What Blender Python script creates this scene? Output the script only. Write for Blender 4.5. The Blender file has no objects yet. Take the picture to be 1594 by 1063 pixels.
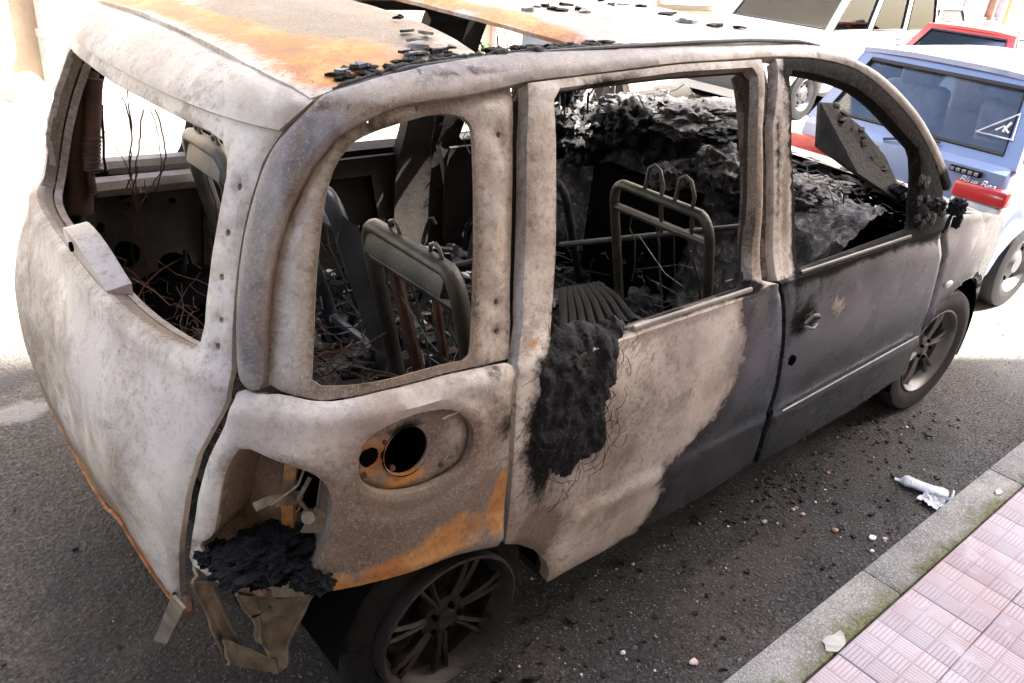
import bpy, bmesh, math, random
from mathutils import Vector, Matrix, noise
from mathutils.geometry import delaunay_2d_cdt
random.seed(11)
S = bpy.context.scene; COL = S.collection
# ---------------------------------------------------------------- camera, sky, sun, exposure
cam = bpy.data.objects.new('camera', bpy.data.cameras.new('camera')); COL.objects.link(cam); S.camera = cam
cam.data.sensor_width = 36.0; cam.data.lens = 28.4835
cam.data.clip_start = .05; cam.data.clip_end = 600
cam.matrix_world = Matrix([[0.762171, 0.232554, -0.604164, -0.330125], [-0.640559, 0.405983, -0.651814, -2.033228], [0.093698, 0.883796, 0.458393, 1.831659], [0.0, 0.0, 0.0, 1.0]])
SUN_EL, SUN_AZ = math.radians(50), math.atan2(-.496, .868)          # azimuth from +X towards +Y
sun_dir = Vector((math.cos(SUN_EL) * math.cos(SUN_AZ), math.cos(SUN_EL) * math.sin(SUN_AZ), math.sin(SUN_EL)))
W = bpy.data.worlds.new('World'); S.world = W; W.use_nodes = True
nt = W.node_tree; bg = nt.nodes['Background']
sky = nt.nodes.new('ShaderNodeTexSky'); sky.sky_type = 'NISHITA'; sky.sun_disc = False
sky.sun_elevation = SUN_EL; sky.sun_rotation = math.atan2(sun_dir.x, sun_dir.y)
sky.air_density = 1.0; sky.dust_density = 4.5; sky.ozone_density = .4
nt.links.new(sky.outputs[0], bg.inputs[0]); bg.inputs[1].default_value = .14
sun = bpy.data.objects.new('sun', bpy.data.lights.new('sun', 'SUN')); COL.objects.link(sun)
sun.data.energy = 5.0; sun.data.angle = math.radians(.5); sun.data.color = (1, .95, .87)
sun.location = (8, -4, 14); sun.rotation_euler = sun_dir.to_track_quat('Z', 'Y').to_euler()
S.view_settings.view_transform = 'Standard'; S.view_settings.look = 'None'
S.view_settings.gamma = 1; S.view_settings.use_curve_mapping = False
S.view_settings.exposure = 2.88
# ---------------------------------------------------------------- body surface
def lerp_tab(tab, z):
    if z <= tab[0][0]: return tab[0][1]
    for (a, va), (b, vb) in zip(tab, tab[1:]):
        if z <= b:
            t = (z - a) / (b - a); return va + (vb - va) * t
    return tab[-1][1]
def smooth_tab(tab, step=.01):
    # resample a coarse profile with a little smoothing so that the sheet metal reads as curved
    z0, z1 = tab[0][0], tab[-1][0]; n = int((z1 - z0) / step) + 1
    v = [lerp_tab(tab, z0 + i * step) for i in range(n)]
    for _ in range(12):
        v = [v[0]] + [(v[i-1] + 2 * v[i] + v[i+1]) / 4 for i in range(1, n - 1)] + [v[-1]]
    return (z0, step, v)
def tab_at(t, z):
    z0, st, v = t; f = (z - z0) / st
    if f <= 0: return v[0]
    if f >= len(v) - 1: return v[-1]
    i = int(f); return v[i] + (v[i+1] - v[i]) * (f - i)
BODY_W = smooth_tab([(.0,.85),(.10,.865),(.18,.885),(.3,.907),(.45,.922),(.6,.93),(.75,.932),(.85,.925),(.93,.912),(.98,.895),(1.02,.872),(1.06,.858),(1.1,.848),(1.2,.823),(1.3,.795),(1.4,.765),(1.48,.735),(1.53,.712),(1.57,.685),(1.6,.64),(1.63,.55),(1.66,.40)])
REAR = smooth_tab([(.1,.06),(.3,.035),(.4,.028),(.5,.016),(.55,.008),(.65,.0),(.75,.005),(.85,.03),(.95,.07),(1.0,.09),(1.1,.115),(1.2,.14),(1.3,.175),(1.4,.22),(1.5,.285),(1.55,.33),(1.6,.42),(1.64,.52)])
NEXP, XEND = 3.2, .62
FRONT = smooth_tab([(2.6,1.0),(3.1,1.0),(3.4,.985),(3.6,.955),(3.8,.88),(3.95,.76),(4.02,.55),(4.06,.2)])
def half_width(X, Z, tab):
    w = tab_at(tab, Z)
    if X >= XEND: return w * tab_at(FRONT, X)
    xr = tab_at(REAR, Z)
    if X <= xr: return 0.0
    q = 1 - (X - xr) / (XEND - xr)
    return w * max(0.0, 1 - q ** NEXP) ** (1 / NEXP)
# arc-length table of the unit corner curve (aspect taken at a mean size)
_N = 400; _phi = [i / _N * math.pi / 2 for i in range(_N + 1)]
_pts = [(.6 * (1 - math.cos(p) ** (2 / NEXP)) if p < math.pi/2 else .6, .85 * math.sin(p) ** (2 / NEXP)) for p in _phi]
_arc = [0.0]
for _a, _b in zip(_pts, _pts[1:]): _arc.append(_arc[-1] + math.hypot(_b[0] - _a[0], _b[1] - _a[1]))
LARC = _arc[-1]
def phi_of_s(s):
    if s <= 0: return 0.0
    lo, hi = 0, _N
    while hi - lo > 1:
        m = (lo + hi) // 2
        if _arc[m] <= s: lo = m
        else: hi = m
    f = (s - _arc[lo]) / max(1e-9, _arc[hi] - _arc[lo])
    # interpolate on the curve itself
    return lo, hi, min(1, f)
def surf(s, Z, tab, off=0.0):
    """point of the right-hand body skin: s runs from the tail centre round the corner and forward"""
    def raw(s, Z):
        w = tab_at(tab, Z); xr = tab_at(REAR, Z); sg = 1 if s >= 0 else -1; s = abs(s)
        if s >= LARC:
            X = XEND + (s - LARC); return X, -sg * w * tab_at(FRONT, X), Z
        r = phi_of_s(s)
        if r == 0.0: return xr, 0.0, Z
        lo, hi, f = r
        px = _pts[lo][0] + (_pts[hi][0] - _pts[lo][0]) * f; py = _pts[lo][1] + (_pts[hi][1] - _pts[lo][1]) * f
        return xr + (XEND - xr) * px / .6, -sg * w * py / .85, Z
    p = raw(s, Z)
    if off == 0.0: return p
    e = .006
    a = raw(s + e, Z); b = raw(s - e, Z); c = raw(s, Z + e); d = raw(s, Z - e)
    u = [a[i] - b[i] for i in range(3)]; v = [c[i] - d[i] for i in range(3)]
    n = (u[1]*v[2]-u[2]*v[1], u[2]*v[0]-u[0]*v[2], u[0]*v[1]-u[1]*v[0])   # outward on the right side
    l = math.sqrt(sum(k*k for k in n)) or 1
    return tuple(p[i] + n[i] / l * off for i in range(3))
def s_of(X, Y, Z, tab):
    if X >= XEND: return LARC + X - XEND
    w = tab_at(tab, Z); xr = tab_at(REAR, Z)
    qx = (X - xr) / (XEND - xr) * .6; qy = abs(Y) / max(w,1e-6) * .85
    best, bi = 9, 0
    for i, p in enumerate(_pts):
        d = (p[0]-qx)**2 + (p[1]-qy)**2
        if d < best: best, bi = d, i
    s = _arc[bi]
    if 0 < bi < _N:
        a, b = _pts[bi-1], _pts[bi+1]; L = math.hypot(b[0]-a[0], b[1]-a[1])
        s += ((qx-_pts[bi][0])*(b[0]-a[0]) + (qy-_pts[bi][1])*(b[1]-a[1])) / max(L,1e-9)
    return s if Y <= 0 else -s
# ---------------------------------------------------------------- small helpers
def world_origin(o):
    v = Vector((0, 0, 0))
    while o is not None: v += o.location; o = o.parent
    return v
def tag(o, label=None, cat=None, group=None, kind=None):
    if label: o['label'] = label
    if cat: o['category'] = cat
    if group: o['group'] = group
    if kind: o['kind'] = kind
    return o
def empty(name, loc, label, cat, group=None, rz=0):
    o = bpy.data.objects.new(name, None); COL.objects.link(o); o.location = loc; o.rotation_euler.z = rz
    o.empty_display_size = .2
    return tag(o, label, cat, group)
def link(name, verts, faces, mat, parent=None, smooth=40, attrs=None, label=None, kind=None):
    """one mesh object; vertices come in the parent's un-rotated world frame"""
    me = bpy.data.meshes.new(name)
    org = world_origin(parent) if parent is not None else Vector((0, 0, 0))
    me.from_pydata([(v[0]-org.x, v[1]-org.y, v[2]-org.z) for v in verts], [], faces)
    if attrs:
        for k, vals in attrs.items():
            a = me.attributes.new(k, 'FLOAT', 'POINT'); a.data.foreach_set('value', vals)
    mats = mat if isinstance(mat, (list, tuple)) else [mat]
    for m in mats: me.materials.append(m)
    me.validate(); me.update()
    if smooth:
        me.shade_smooth(); me.set_sharp_from_angle(angle=math.radians(smooth))
    o = bpy.data.objects.new(name, me); COL.objects.link(o)
    if parent is not None: o.parent = parent
    return tag(o, label, kind=kind)
class MB:
    def __init__(s): s.v = []; s.f = []
    def add(s, vs, fs):
        b = len(s.v); s.v += [tuple(v) for v in vs]; s.f += [tuple(b + i for i in f) for f in fs]; return s
    def box(s, c, d, rot=None, bev=0.0):
        x, y, z = (k / 2 for k in d)
        if bev > 0:
            bm = bmesh.new(); bmesh.ops.create_cube(bm, size=1)
            for v in bm.verts: v.co = Vector((v.co.x * d[0], v.co.y * d[1], v.co.z * d[2]))
            bmesh.ops.bevel(bm, geom=bm.edges[:], offset=bev, segments=2, affect='EDGES', profile=.5)
            vs = [v.co.copy() for v in bm.verts]; bm.verts.index_update(); fs = [[v.index for v in f.verts] for f in bm.faces]; bm.free()
        else:
            vs = [Vector((i, j, k)) for i in (-x, x) for j in (-y, y) for k in (-z, z)]
            fs = [(0,1,3,2),(4,6,7,5),(0,4,5,1),(2,3,7,6),(0,2,6,4),(1,5,7,3)]
        if rot is not None: vs = [rot @ v for v in vs]
        return s.add([Vector(c) + v for v in vs], fs)
    def tube(s, path, r, n=8, closed=False, cap=True, flat=1.0, up=None):
        P = [Vector(p) for p in path]; m = len(P); rs = r if isinstance(r, (list, tuple)) else [r] * m
        rings = []; ref = None
        for i, p in enumerate(P):
            a = P[i-1] if (i > 0 or closed) else p; b = P[(i+1) % m] if (i < m-1 or closed) else p
            t = (b - a)
            t = t.normalized() if t.length > 1e-9 else Vector((0, 0, 1))
            if ref is None: ref = Vector(up) if up else (Vector((0, 0, 1)) if abs(t.z) < .9 else Vector((1, 0, 0)))
            u = t.cross(ref)
            if u.length < 1e-6: u = t.orthogonal()
            u.normalize(); w = u.cross(t).normalized(); ref = w
            rings.append([p + (u * math.cos(k/n*2*math.pi) * flat + w * math.sin(k/n*2*math.pi)) * rs[i] for k in range(n)])
        vs = [v for ring in rings for v in ring]; fs = []
        for i in range(m if closed else m - 1):
            j = (i + 1) % m
            for k in range(n): fs.append((i*n+k, i*n+(k+1) % n, j*n+(k+1) % n, j*n+k))
        if cap and not closed: fs += [tuple(range(n))[::-1], tuple((m-1)*n+k for k in range(n))]
        return s.add(vs, fs)
    def lathe(s, prof, c, axis='Y', n=48, sgn=1):
        """profile of (radius, along-axis) turned about an axis through c"""
        vs = []; fs = []; m = len(prof)
        for i in range(n):
            a = i / n * 2 * math.pi; ca, sa = math.cos(a), math.sin(a)
            for r, h in prof:
                h *= sgn
                vs.append({'Y': (c[0]+r*ca, c[1]+h, c[2]+r*sa), 'Z': (c[0]+r*ca, c[1]+r*sa, c[2]+h), 'X': (c[0]+h, c[1]+r*ca, c[2]+r*sa)}[axis])
        for i in range(n):
            for k in range(m - 1): fs.append((i*m+k, ((i+1) % n)*m+k, ((i+1) % n)*m+k+1, i*m+k+1))
        return s.add(vs, fs)
    def plate(s, poly, th):
        """flat-ish polygon of 3D points given depth th along its normal"""
        P = [Vector(p) for p in poly]; nrm = Vector((0, 0, 0))
        for a, b in zip(P, P[1:] + P[:1]): nrm += Vector(((a.y-b.y)*(a.z+b.z), (a.z-b.z)*(a.x+b.x), (a.x-b.x)*(a.y+b.y)))
        nrm = nrm.normalized() * th; m = len(P)
        return s.add(P + [p - nrm for p in P], [tuple(range(m)), tuple(range(2*m-1, m-1, -1))] + [(i, i+m, (i+1) % m + m, (i+1) % m) for i in range(m)])
    def build(s, name, mat, parent=None, smooth=40, label=None, kind=None):
        return link(name, s.v, s.f, mat, parent, smooth, None, label, kind)
def lump(c, size, seed, rough=.35, freq=2.2, sub=4, flat_bottom=True):
    """an irregular charred lump"""
    bm = bmesh.new(); bmesh.ops.create_icosphere(bm, subdivisions=sub, radius=1)
    sv = Vector((seed * 3.7, seed * 1.3, seed * 7.1))
    for v in bm.verts:
        p = v.co.copy(); n1 = noise.noise(p * freq + sv); n2 = noise.noise(p * freq * 3 + sv); n3 = noise.noise(p * freq * 8 + sv)
        v.co = p * (1 + rough * n1 + rough * .45 * n2 + rough * .14 * n3)
        if flat_bottom and v.co.z < -.3: v.co.z = -.3
    vs = [(c[0]+v.co.x*size[0], c[1]+v.co.y*size[1], c[2]+v.co.z*size[2]) for v in bm.verts]
    bm.verts.index_update(); fs = [tuple(v.index for v in f.verts) for f in bm.faces]; bm.free()
    return vs, fs
def in_poly(x, y, P):
    c = False; j = len(P) - 1
    for i in range(len(P)):
        if (P[i][1] > y) != (P[j][1] > y) and x < (P[j][0]-P[i][0]) * (y-P[i][1]) / (P[j][1]-P[i][1]) + P[i][0]: c = not c
        j = i
    return c
def seg_dist(x, y, P, closed=True):
    best = 9e9; n = len(P)
    for i in range(n if closed else n - 1):
        ax, ay = P[i]; bx, by = P[(i+1) % n]; dx, dy = bx-ax, by-ay
        t = max(0, min(1, ((x-ax)*dx+(y-ay)*dy) / max(1e-12, dx*dx+dy*dy)))
        d = (x-ax-t*dx)**2 + (y-ay-t*dy)**2
        if d < best: best = d
    return math.sqrt(best)
def resample(P, step, closed=True):
    out = []; n = len(P)
    for i in range(n if closed else n - 1):
        a, b = P[i], P[(i+1) % n]; k = max(1, int(math.ceil(math.hypot(b[0]-a[0], b[1]-a[1]) / step)))
        out += [(a[0]+(b[0]-a[0])*j/k, a[1]+(b[1]-a[1])*j/k) for j in range(k)]
    if not closed: out.append(P[-1])
    return out
def rounded(P, it=2, r=.022):
    """corner cutting, so traced outlines read as pressed steel"""
    for k in range(it):
        Q = []
        for i in range(len(P)):
            a, b = P[i], P[(i+1) % len(P)]; L = math.hypot(b[0]-a[0], b[1]-a[1]); f = min(.25, r / (k+1) / max(L, 1e-9))
            Q += [(a[0]*(1-f)+b[0]*f, a[1]*(1-f)+b[1]*f), (a[0]*f+b[0]*(1-f), a[1]*f+b[1]*(1-f))]
        P = Q
    return P
def sheet(name, outline, holes, mat, parent, off=0.0, th=.012, step=.022, bulge=(.005, .014), warp=.003, mirror=False, attr=None, label=None, kind=None, jag=0.0, shape=None, edge=(.22, .30, .022)):
    """pressed panel of the body: a polygon in (s, Z) on the body surface, with holes, thickness and turned edges"""
    out = resample(outline, step); hs = [resample(h, step) for h in holes]
    if jag: out = [(x + jag*noise.noise(Vector((x*40, y*40, 3))), y + jag*noise.noise(Vector((x*40, y*40, 9)))) for x, y in out]
    vin = []; edges = []
    for loop in [out] + hs:
        b = len(vin); vin += loop; edges += [(b+i, b+(i+1) % len(loop)) for i in range(len(loop))]
    xs = [p[0] for p in out]; ys = [p[1] for p in out]; y = min(ys) + step/2; row = 0
    while y < max(ys):
        x = min(xs) + (step/2 if row % 2 else 0)
        while x < max(xs):
            if in_poly(x, y, out) and not any(in_poly(x, y, h) for h in hs) and min(seg_dist(x, y, l) for l in [out] + hs) > step*.45: vin.append((x, y))
            x += step
        y += step*.87; row += 1
    v2, _, f2, *_r = delaunay_2d_cdt([Vector(p) for p in vin], edges, [], 0, 1e-6)
    tris = []
    for f in f2:
        cx = sum(v2[i].x for i in f)/3; cy = sum(v2[i].y for i in f)/3
        if in_poly(cx, cy, out) and not any(in_poly(cx, cy, h) for h in hs): tris.append(tuple(f))
    n = len(v2); A = []; B = []; my = -1 if mirror else 1
    for p in v2:
        x, y = p.x, p.y; d = min(seg_dist(x, y, l) for l in [out] + hs); t = min(1, d / bulge[1])
        o = off(x, y) if callable(off) else off
        o += bulge[0] * (math.sqrt(max(0, 1-(1-t)**2)) - 1)
        if shape: o += shape(x, y, d)
        if warp: o += warp * (noise.noise(Vector((x*5, y*5, 1.7))) + .4*noise.noise(Vector((x*16, y*16, 4.2))))
        a = surf(x, y, BODY_W, o if o != 0 else 1e-6); b = surf(x, y, BODY_W, o - th)
        A.append((a[0], a[1]*my, a[2])); B.append((b[0], b[1]*my, b[2]))
    # is the triangle order outward?
    t0 = tris[0]; q = [v2[i] for i in t0]; ccw = (q[1]-q[0]).cross(q[2]-q[0]) if hasattr((q[1]-q[0]), 'cross') else 1
    if isinstance(ccw, Vector): ccw = ccw.z
    flip = (ccw < 0) != mirror
    F = [(t[::-1] if flip else t) for t in tris]
    cnt = {}
    for t in F:
        for i in range(3): cnt[(t[i], t[(i+1) % 3])] = 1
    faces = list(F) + [tuple(i+n for i in t[::-1]) for t in F]
    for (a, b) in cnt:
        if (b, a) not in cnt: faces.append((b, a, a+n, b+n))
    at = None
    if attr:
        vals = [attr(p.x, p.y) for p in v2]
        for p, v in zip(v2, vals):                                  # scale and soot gather along folded edges and openings
            dh = min([seg_dist(p.x, p.y, l) for l in hs] or [9]); do = seg_dist(p.x, p.y, out)
            g_ = .6 + .8*noise.noise(Vector((p.x*6, p.y*6, 8)))
            v['soot'] = v.get('soot', 0) + edge[0]*g_*math.exp(-dh/edge[2]); v['tan'] = v.get('tan', 0) + .8*edge[1]*(math.exp(-dh/edge[2]) + .6*math.exp(-do/.012))
        at = {k: [v.get(k, 0.0) for v in vals] * 2 for k in ('burn', 'rust', 'soot', 'tan', 'grey')}
    return link(name, A + B, faces, mat, parent, 45, at, label, kind)
def wall(name, outline, off0, off1, mat, parent, mirror=False, step=.02):
    """the turned-in wall of an opening"""
    P = resample(outline, step); m = len(P); my = -1 if mirror else 1
    A = [surf(x, y, BODY_W, off0 or 1e-6) for x, y in P]; B = [surf(x, y, BODY_W, off1) for x, y in P]
    A2 = [surf(x, y, BODY_W, (off0 or 1e-6)) for x, y in P]
    vs = [(a[0], a[1]*my, a[2]) for a in A + B]
    fs = [(i, (i+1) % m, (i+1) % m + m, i + m) for i in range(m)]
    at = {k: [{'burn': 1.0, 'tan': .6}.get(k, 0.0)] * len(vs) for k in ('burn', 'rust', 'soot', 'tan', 'grey')}
    return link(name, vs, fs, mat, parent, 45, at)
# ---------------------------------------------------------------- materials
def new_mat(name):
    m = bpy.data.materials.new(name); m.use_nodes = True; nt = m.node_tree
    return m, nt, nt.nodes['Principled BSDF']
class N:
    """tiny node builder"""
    def __init__(s, nt): s.nt = nt
    def _in(s, sock, v):
        if isinstance(v, bpy.types.NodeSocket): s.nt.links.new(v, sock)
        elif v is not None: sock.default_value = v if not (isinstance(v, tuple) and len(v) == 3 and sock.type == 'RGBA') else (*v, 1)
    def coord(s, which='Object'): return s.nt.nodes.new('ShaderNodeTexCoord').outputs[which]
    def pos(s): return s.nt.nodes.new('ShaderNodeNewGeometry').outputs['Position']
    def noise(s, scale, detail=4, rough=.55, vec=None, dist=0.0, col=False):
        n = s.nt.nodes.new('ShaderNodeTexNoise'); n.inputs['Scale'].default_value = scale; n.inputs['Detail'].default_value = detail
        n.inputs['Roughness'].default_value = rough; n.inputs['Distortion'].default_value = dist
        if vec is not None: s.nt.links.new(vec, n.inputs['Vector'])
        return n.outputs['Color' if col else 'Fac']
    def vor(s, scale, vec=None, feature='F1', out='Distance'):
        n = s.nt.nodes.new('ShaderNodeTexVoronoi'); n.feature = feature; n.inputs['Scale'].default_value = scale
        if vec is not None: s.nt.links.new(vec, n.inputs['Vector'])
        return n.outputs[out]
    def ramp(s, fac, stops, interp='LINEAR'):
        n = s.nt.nodes.new('ShaderNodeValToRGB'); r = n.color_ramp; r.interpolation = interp
        while len(r.elements) < len(stops): r.elements.new(.5)
        for e, (p, c) in zip(r.elements, stops):
            e.position = p; e.color = (c, c, c, 1) if isinstance(c, (int, float)) else (*c, 1)
        s._in(n.inputs[0], fac); return n.outputs[0]
    def mix(s, f, a, b, mode='MIX'):
        n = s.nt.nodes.new('ShaderNodeMix'); n.data_type = 'RGBA'; n.blend_type = mode
        s._in(n.inputs[0], f); s._in(n.inputs[6], a); s._in(n.inputs[7], b); return n.outputs[2]
    def math(s, op, a, b=None, c=None, clamp=False):
        n = s.nt.nodes.new('ShaderNodeMath'); n.operation = op; n.use_clamp = clamp
        s._in(n.inputs[0], a)
        if b is not None: s._in(n.inputs[1], b)
        if c is not None: s._in(n.inputs[2], c)
        return n.outputs[0]
    def attr(s, name):
        n = s.nt.nodes.new('ShaderNodeAttribute'); n.attribute_name = name; return n.outputs['Fac']
    def bump(s, h, strength=.3, dist=.01):
        n = s.nt.nodes.new('ShaderNodeBump'); n.inputs['Strength'].default_value = strength; n.inputs['Distance'].default_value = dist
        s._in(n.inputs['Height'], h); return n.outputs[0]
    def sep(s, v):
        n = s.nt.nodes.new('ShaderNodeSeparateXYZ'); s.nt.links.new(v, n.inputs[0]); return n.outputs
    def mapping(s, v, scale=(1, 1, 1), rot=(0, 0, 0)):
        n = s.nt.nodes.new('ShaderNodeMapping'); n.inputs['Scale'].default_value = scale; n.inputs['Rotation'].default_value = rot
        s.nt.links.new(v, n.inputs[0]); return n.outputs[0]
def plain(name, col, rough=.6, metal=0.0, var=.25, scale=8, bump=.0, bscale=60, spec=.5, coat=0.0):
    m, nt, b = new_mat(name); n = N(nt); c = n.coord()
    f = n.noise(scale, 5, .6, c)
    b.inputs['Base Color'].default_value = (*col, 1)
    nt.links.new(n.mix(n.ramp(f, [(.3, 0.0), (.7, 1.0)]), tuple(k*(1-var) for k in col), tuple(min(1, k*(1+var)) for k in col)), b.inputs['Base Color'])
    b.inputs['Roughness'].default_value = rough; b.inputs['Metallic'].default_value = metal; b.inputs['Specular IOR Level'].default_value = spec
    b.inputs['Coat Weight'].default_value = coat
    if bump: nt.links.new(n.bump(n.noise(bscale, 6, .65, c), bump, .01), b.inputs['Normal'])
    return m
def body_material():
    """steel body after the fire: bare ash-white and violet-grey oxide, tan scale, rust, soot, and what is left of the dark metallic paint"""
    m, nt, b = new_mat('burnt_steel_body'); n = N(nt); c = n.coord()
    big = n.noise(2.3, 5, .6, c); mid = n.noise(9, 6, .65, c, .6); fine = n.noise(70, 5, .7, c); speck = n.noise(190, 3, .7, c)
    streak = n.noise(7, 4, .6, n.mapping(c, (1, 1, .25)))
    calm = n.ramp(n.noise(1.9, 4, .55, c, .4), [(.42, .12), (.60, 1.0)])
    ash = n.mix(n.ramp(n.noise(5.5, 5, .6, c, .4), [(.36, 0.0), (.62, 1.0)]), (.42, .365, .30), (.57, .525, .46))
    ash = n.mix(n.math('MULTIPLY', calm, n.ramp(mid, [(.56, 0.0), (.40, .8)])), ash, (.30, .255, .215))
    ash = n.mix(n.ramp(big, [(.44, 0.0), (.60, .7)]), ash, (.36, .32, .31))
    ash = n.mix(n.math('MULTIPLY', calm, n.ramp(n.noise(4.1, 6, .7, c, .9), [(.52, 0.0), (.66, .7)])), ash, (.20, .165, .15))
    ash = n.mix(n.math('MULTIPLY', n.ramp(streak, [(.50, 0.0), (.68, 1.0)]), .55), ash, (.25, .19, .145))
    gf = n.math('ADD', n.attr('grey'), n.math('MULTIPLY', n.math('SUBTRACT', n.noise(6, 6, .7, c, .6), .5), 1.0))
    ash = n.mix(n.ramp(gf, [(.15, 0.0), (.8, 1.0)]), ash, n.mix(n.ramp(mid, [(.4, 0.0), (.6, 1.0)]), (.075, .066, .066), (.20, .18, .185)))
    ash = n.mix(n.math('MULTIPLY', n.math('ADD', .22, n.math('MULTIPLY', calm, .5)), n.ramp(fine, [(.52, 0.0), (.68, 1.0)])), ash, (.17, .13, .10))
    ash = n.mix(n.ramp(speck, [(.58, 0.0), (.69, .32)]), ash, (.56, .535, .50))
    pit = n.vor(38, c); ash = n.mix(n.math('MULTIPLY', n.ramp(pit, [(.03, 1.0), (.10, 0.0)]), n.ramp(mid, [(.50, 0.0), (.64, .8)])), ash, (.06, .04, .03))
    tanc = n.mix(n.ramp(mid, [(.35, 0.0), (.65, 1.0)]), (.062, .041, .026), (.17, .118, .074))
    tanc = n.mix(n.ramp(big, [(.42, 0.0), (.60, .6)]), tanc, (.115, .088, .066))
    tanc = n.mix(n.ramp(speck, [(.53, 0.0), (.64, .5)]), tanc, (.36, .29, .22))
    tanc = n.mix(n.ramp(fine, [(.56, 0.0), (.66, .6)]), tanc, (.055, .038, .026))
    tf = n.math('ADD', n.attr('tan'), n.math('MULTIPLY', n.math('SUBTRACT', mid, .5), .9))
    tf = n.math('ADD', tf, n.math('MULTIPLY', n.math('SUBTRACT', fine, .5), .45))
    col = n.mix(n.ramp(tf, [(.10, 0.0), (.60, .95)]), ash, tanc)
    rustc = n.mix(n.ramp(mid, [(.3, 0.0), (.7, 1.0)]), (.16, .052, .012), (.46, .19, .04))
    rustc = n.mix(n.ramp(n.noise(5, 5, .7, c, .5), [(.45, 0.0), (.62, .75)]), rustc, (.50, .29, .09))
    rustc = n.mix(n.ramp(fine, [(.5, 0.0), (.7, .6)]), rustc, (.13, .05, .02))
    rf = n.math('ADD', n.attr('rust'), n.math('MULTIPLY', n.math('SUBTRACT', n.noise(14, 6, .7, c, .8), .5), 1.1))
    rmask = n.ramp(rf, [(.34, 0.0), (.58, 1.0)])
    col = n.mix(rmask, col, rustc)
    # remaining paint
    paint = n.mix(n.ramp(n.noise(5, 6, .65, c, .5), [(.35, 0.0), (.7, 1.0)]), (.036, .044, .057), (.074, .080, .090))
    paint = n.mix(n.ramp(gf, [(.2, 0.0), (.8, .8)]), paint, (.125, .12, .112))
    paint = n.mix(n.ramp(n.noise(34, 7, .75, c, .5), [(.60, 0.0), (.72, .45)]), paint, (.10, .095, .09))
    paint = n.mix(n.ramp(speck, [(.66, 0.0), (.74, .35)]), paint, (.22, .21, .20))
    bf = n.math('ADD', n.attr('burn'), n.math('MULTIPLY', n.math('SUBTRACT', n.noise(19, 8, .72, c, .6), .5), .40))
    bmask = n.ramp(bf, [(.495, 0.0), (.505, 1.0)])
    edge = n.ramp(bf, [(.30, 0.0), (.46, .75), (.49, .9), (.53, .45), (.60, 0.0)])
    col = n.mix(bmask, paint, col)
    col = n.mix(edge, col, n.mix(n.ramp(fine, [(.45, 0.0), (.6, 1.0)]), (.012, .011, .010), (.060, .045, .035)))
    sf = n.math('ADD', n.attr('soot'), n.math('MULTIPLY', n.math('SUBTRACT', n.noise(11, 7, .7, c, .7), .5), .9))
    sf = n.math('ADD', sf, n.math('MULTIPLY', n.math('SUBTRACT', fine, .5), .35))
    smask = n.ramp(sf, [(.3, 0.0), (.62, 1.0)])
    col = n.mix(smask, col, n.mix(n.ramp(fine, [(.5, 0.0), (.7, 1.0)]), (.008, .0075, .007), (.035, .029, .025)))
    nt.links.new(col, b.inputs['Base Color'])
    ro = n.mix(bmask, n.ramp(n.noise(6, 5, .6, c), [(.3, .18), (.7, .38)]), n.ramp(mid, [(.3, .42), (.7, .62)]))
    nt.links.new(n.mix(smask, ro, (.9, .9, .9)), b.inputs['Roughness'])
    nt.links.new(n.math('MULTIPLY', n.math('SUBTRACT', 1.0, bmask), .5), b.inputs['Metallic'])
    nt.links.new(n.math('SUBTRACT', .5, n.math('MULTIPLY', smask, .42)), b.inputs['Specular IOR Level'])
    h = n.math('ADD', n.math('MULTIPLY', fine, .6), n.math('MULTIPLY', speck, .4))
    h = n.math('ADD', n.math('MULTIPLY', h, n.math('ADD', .12, n.math('MULTIPLY', bmask, .88))), n.math('MULTIPLY', bmask, -.25))
    nt.links.new(n.bump(h, .35, .006), b.inputs['Normal'])
    return m
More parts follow.
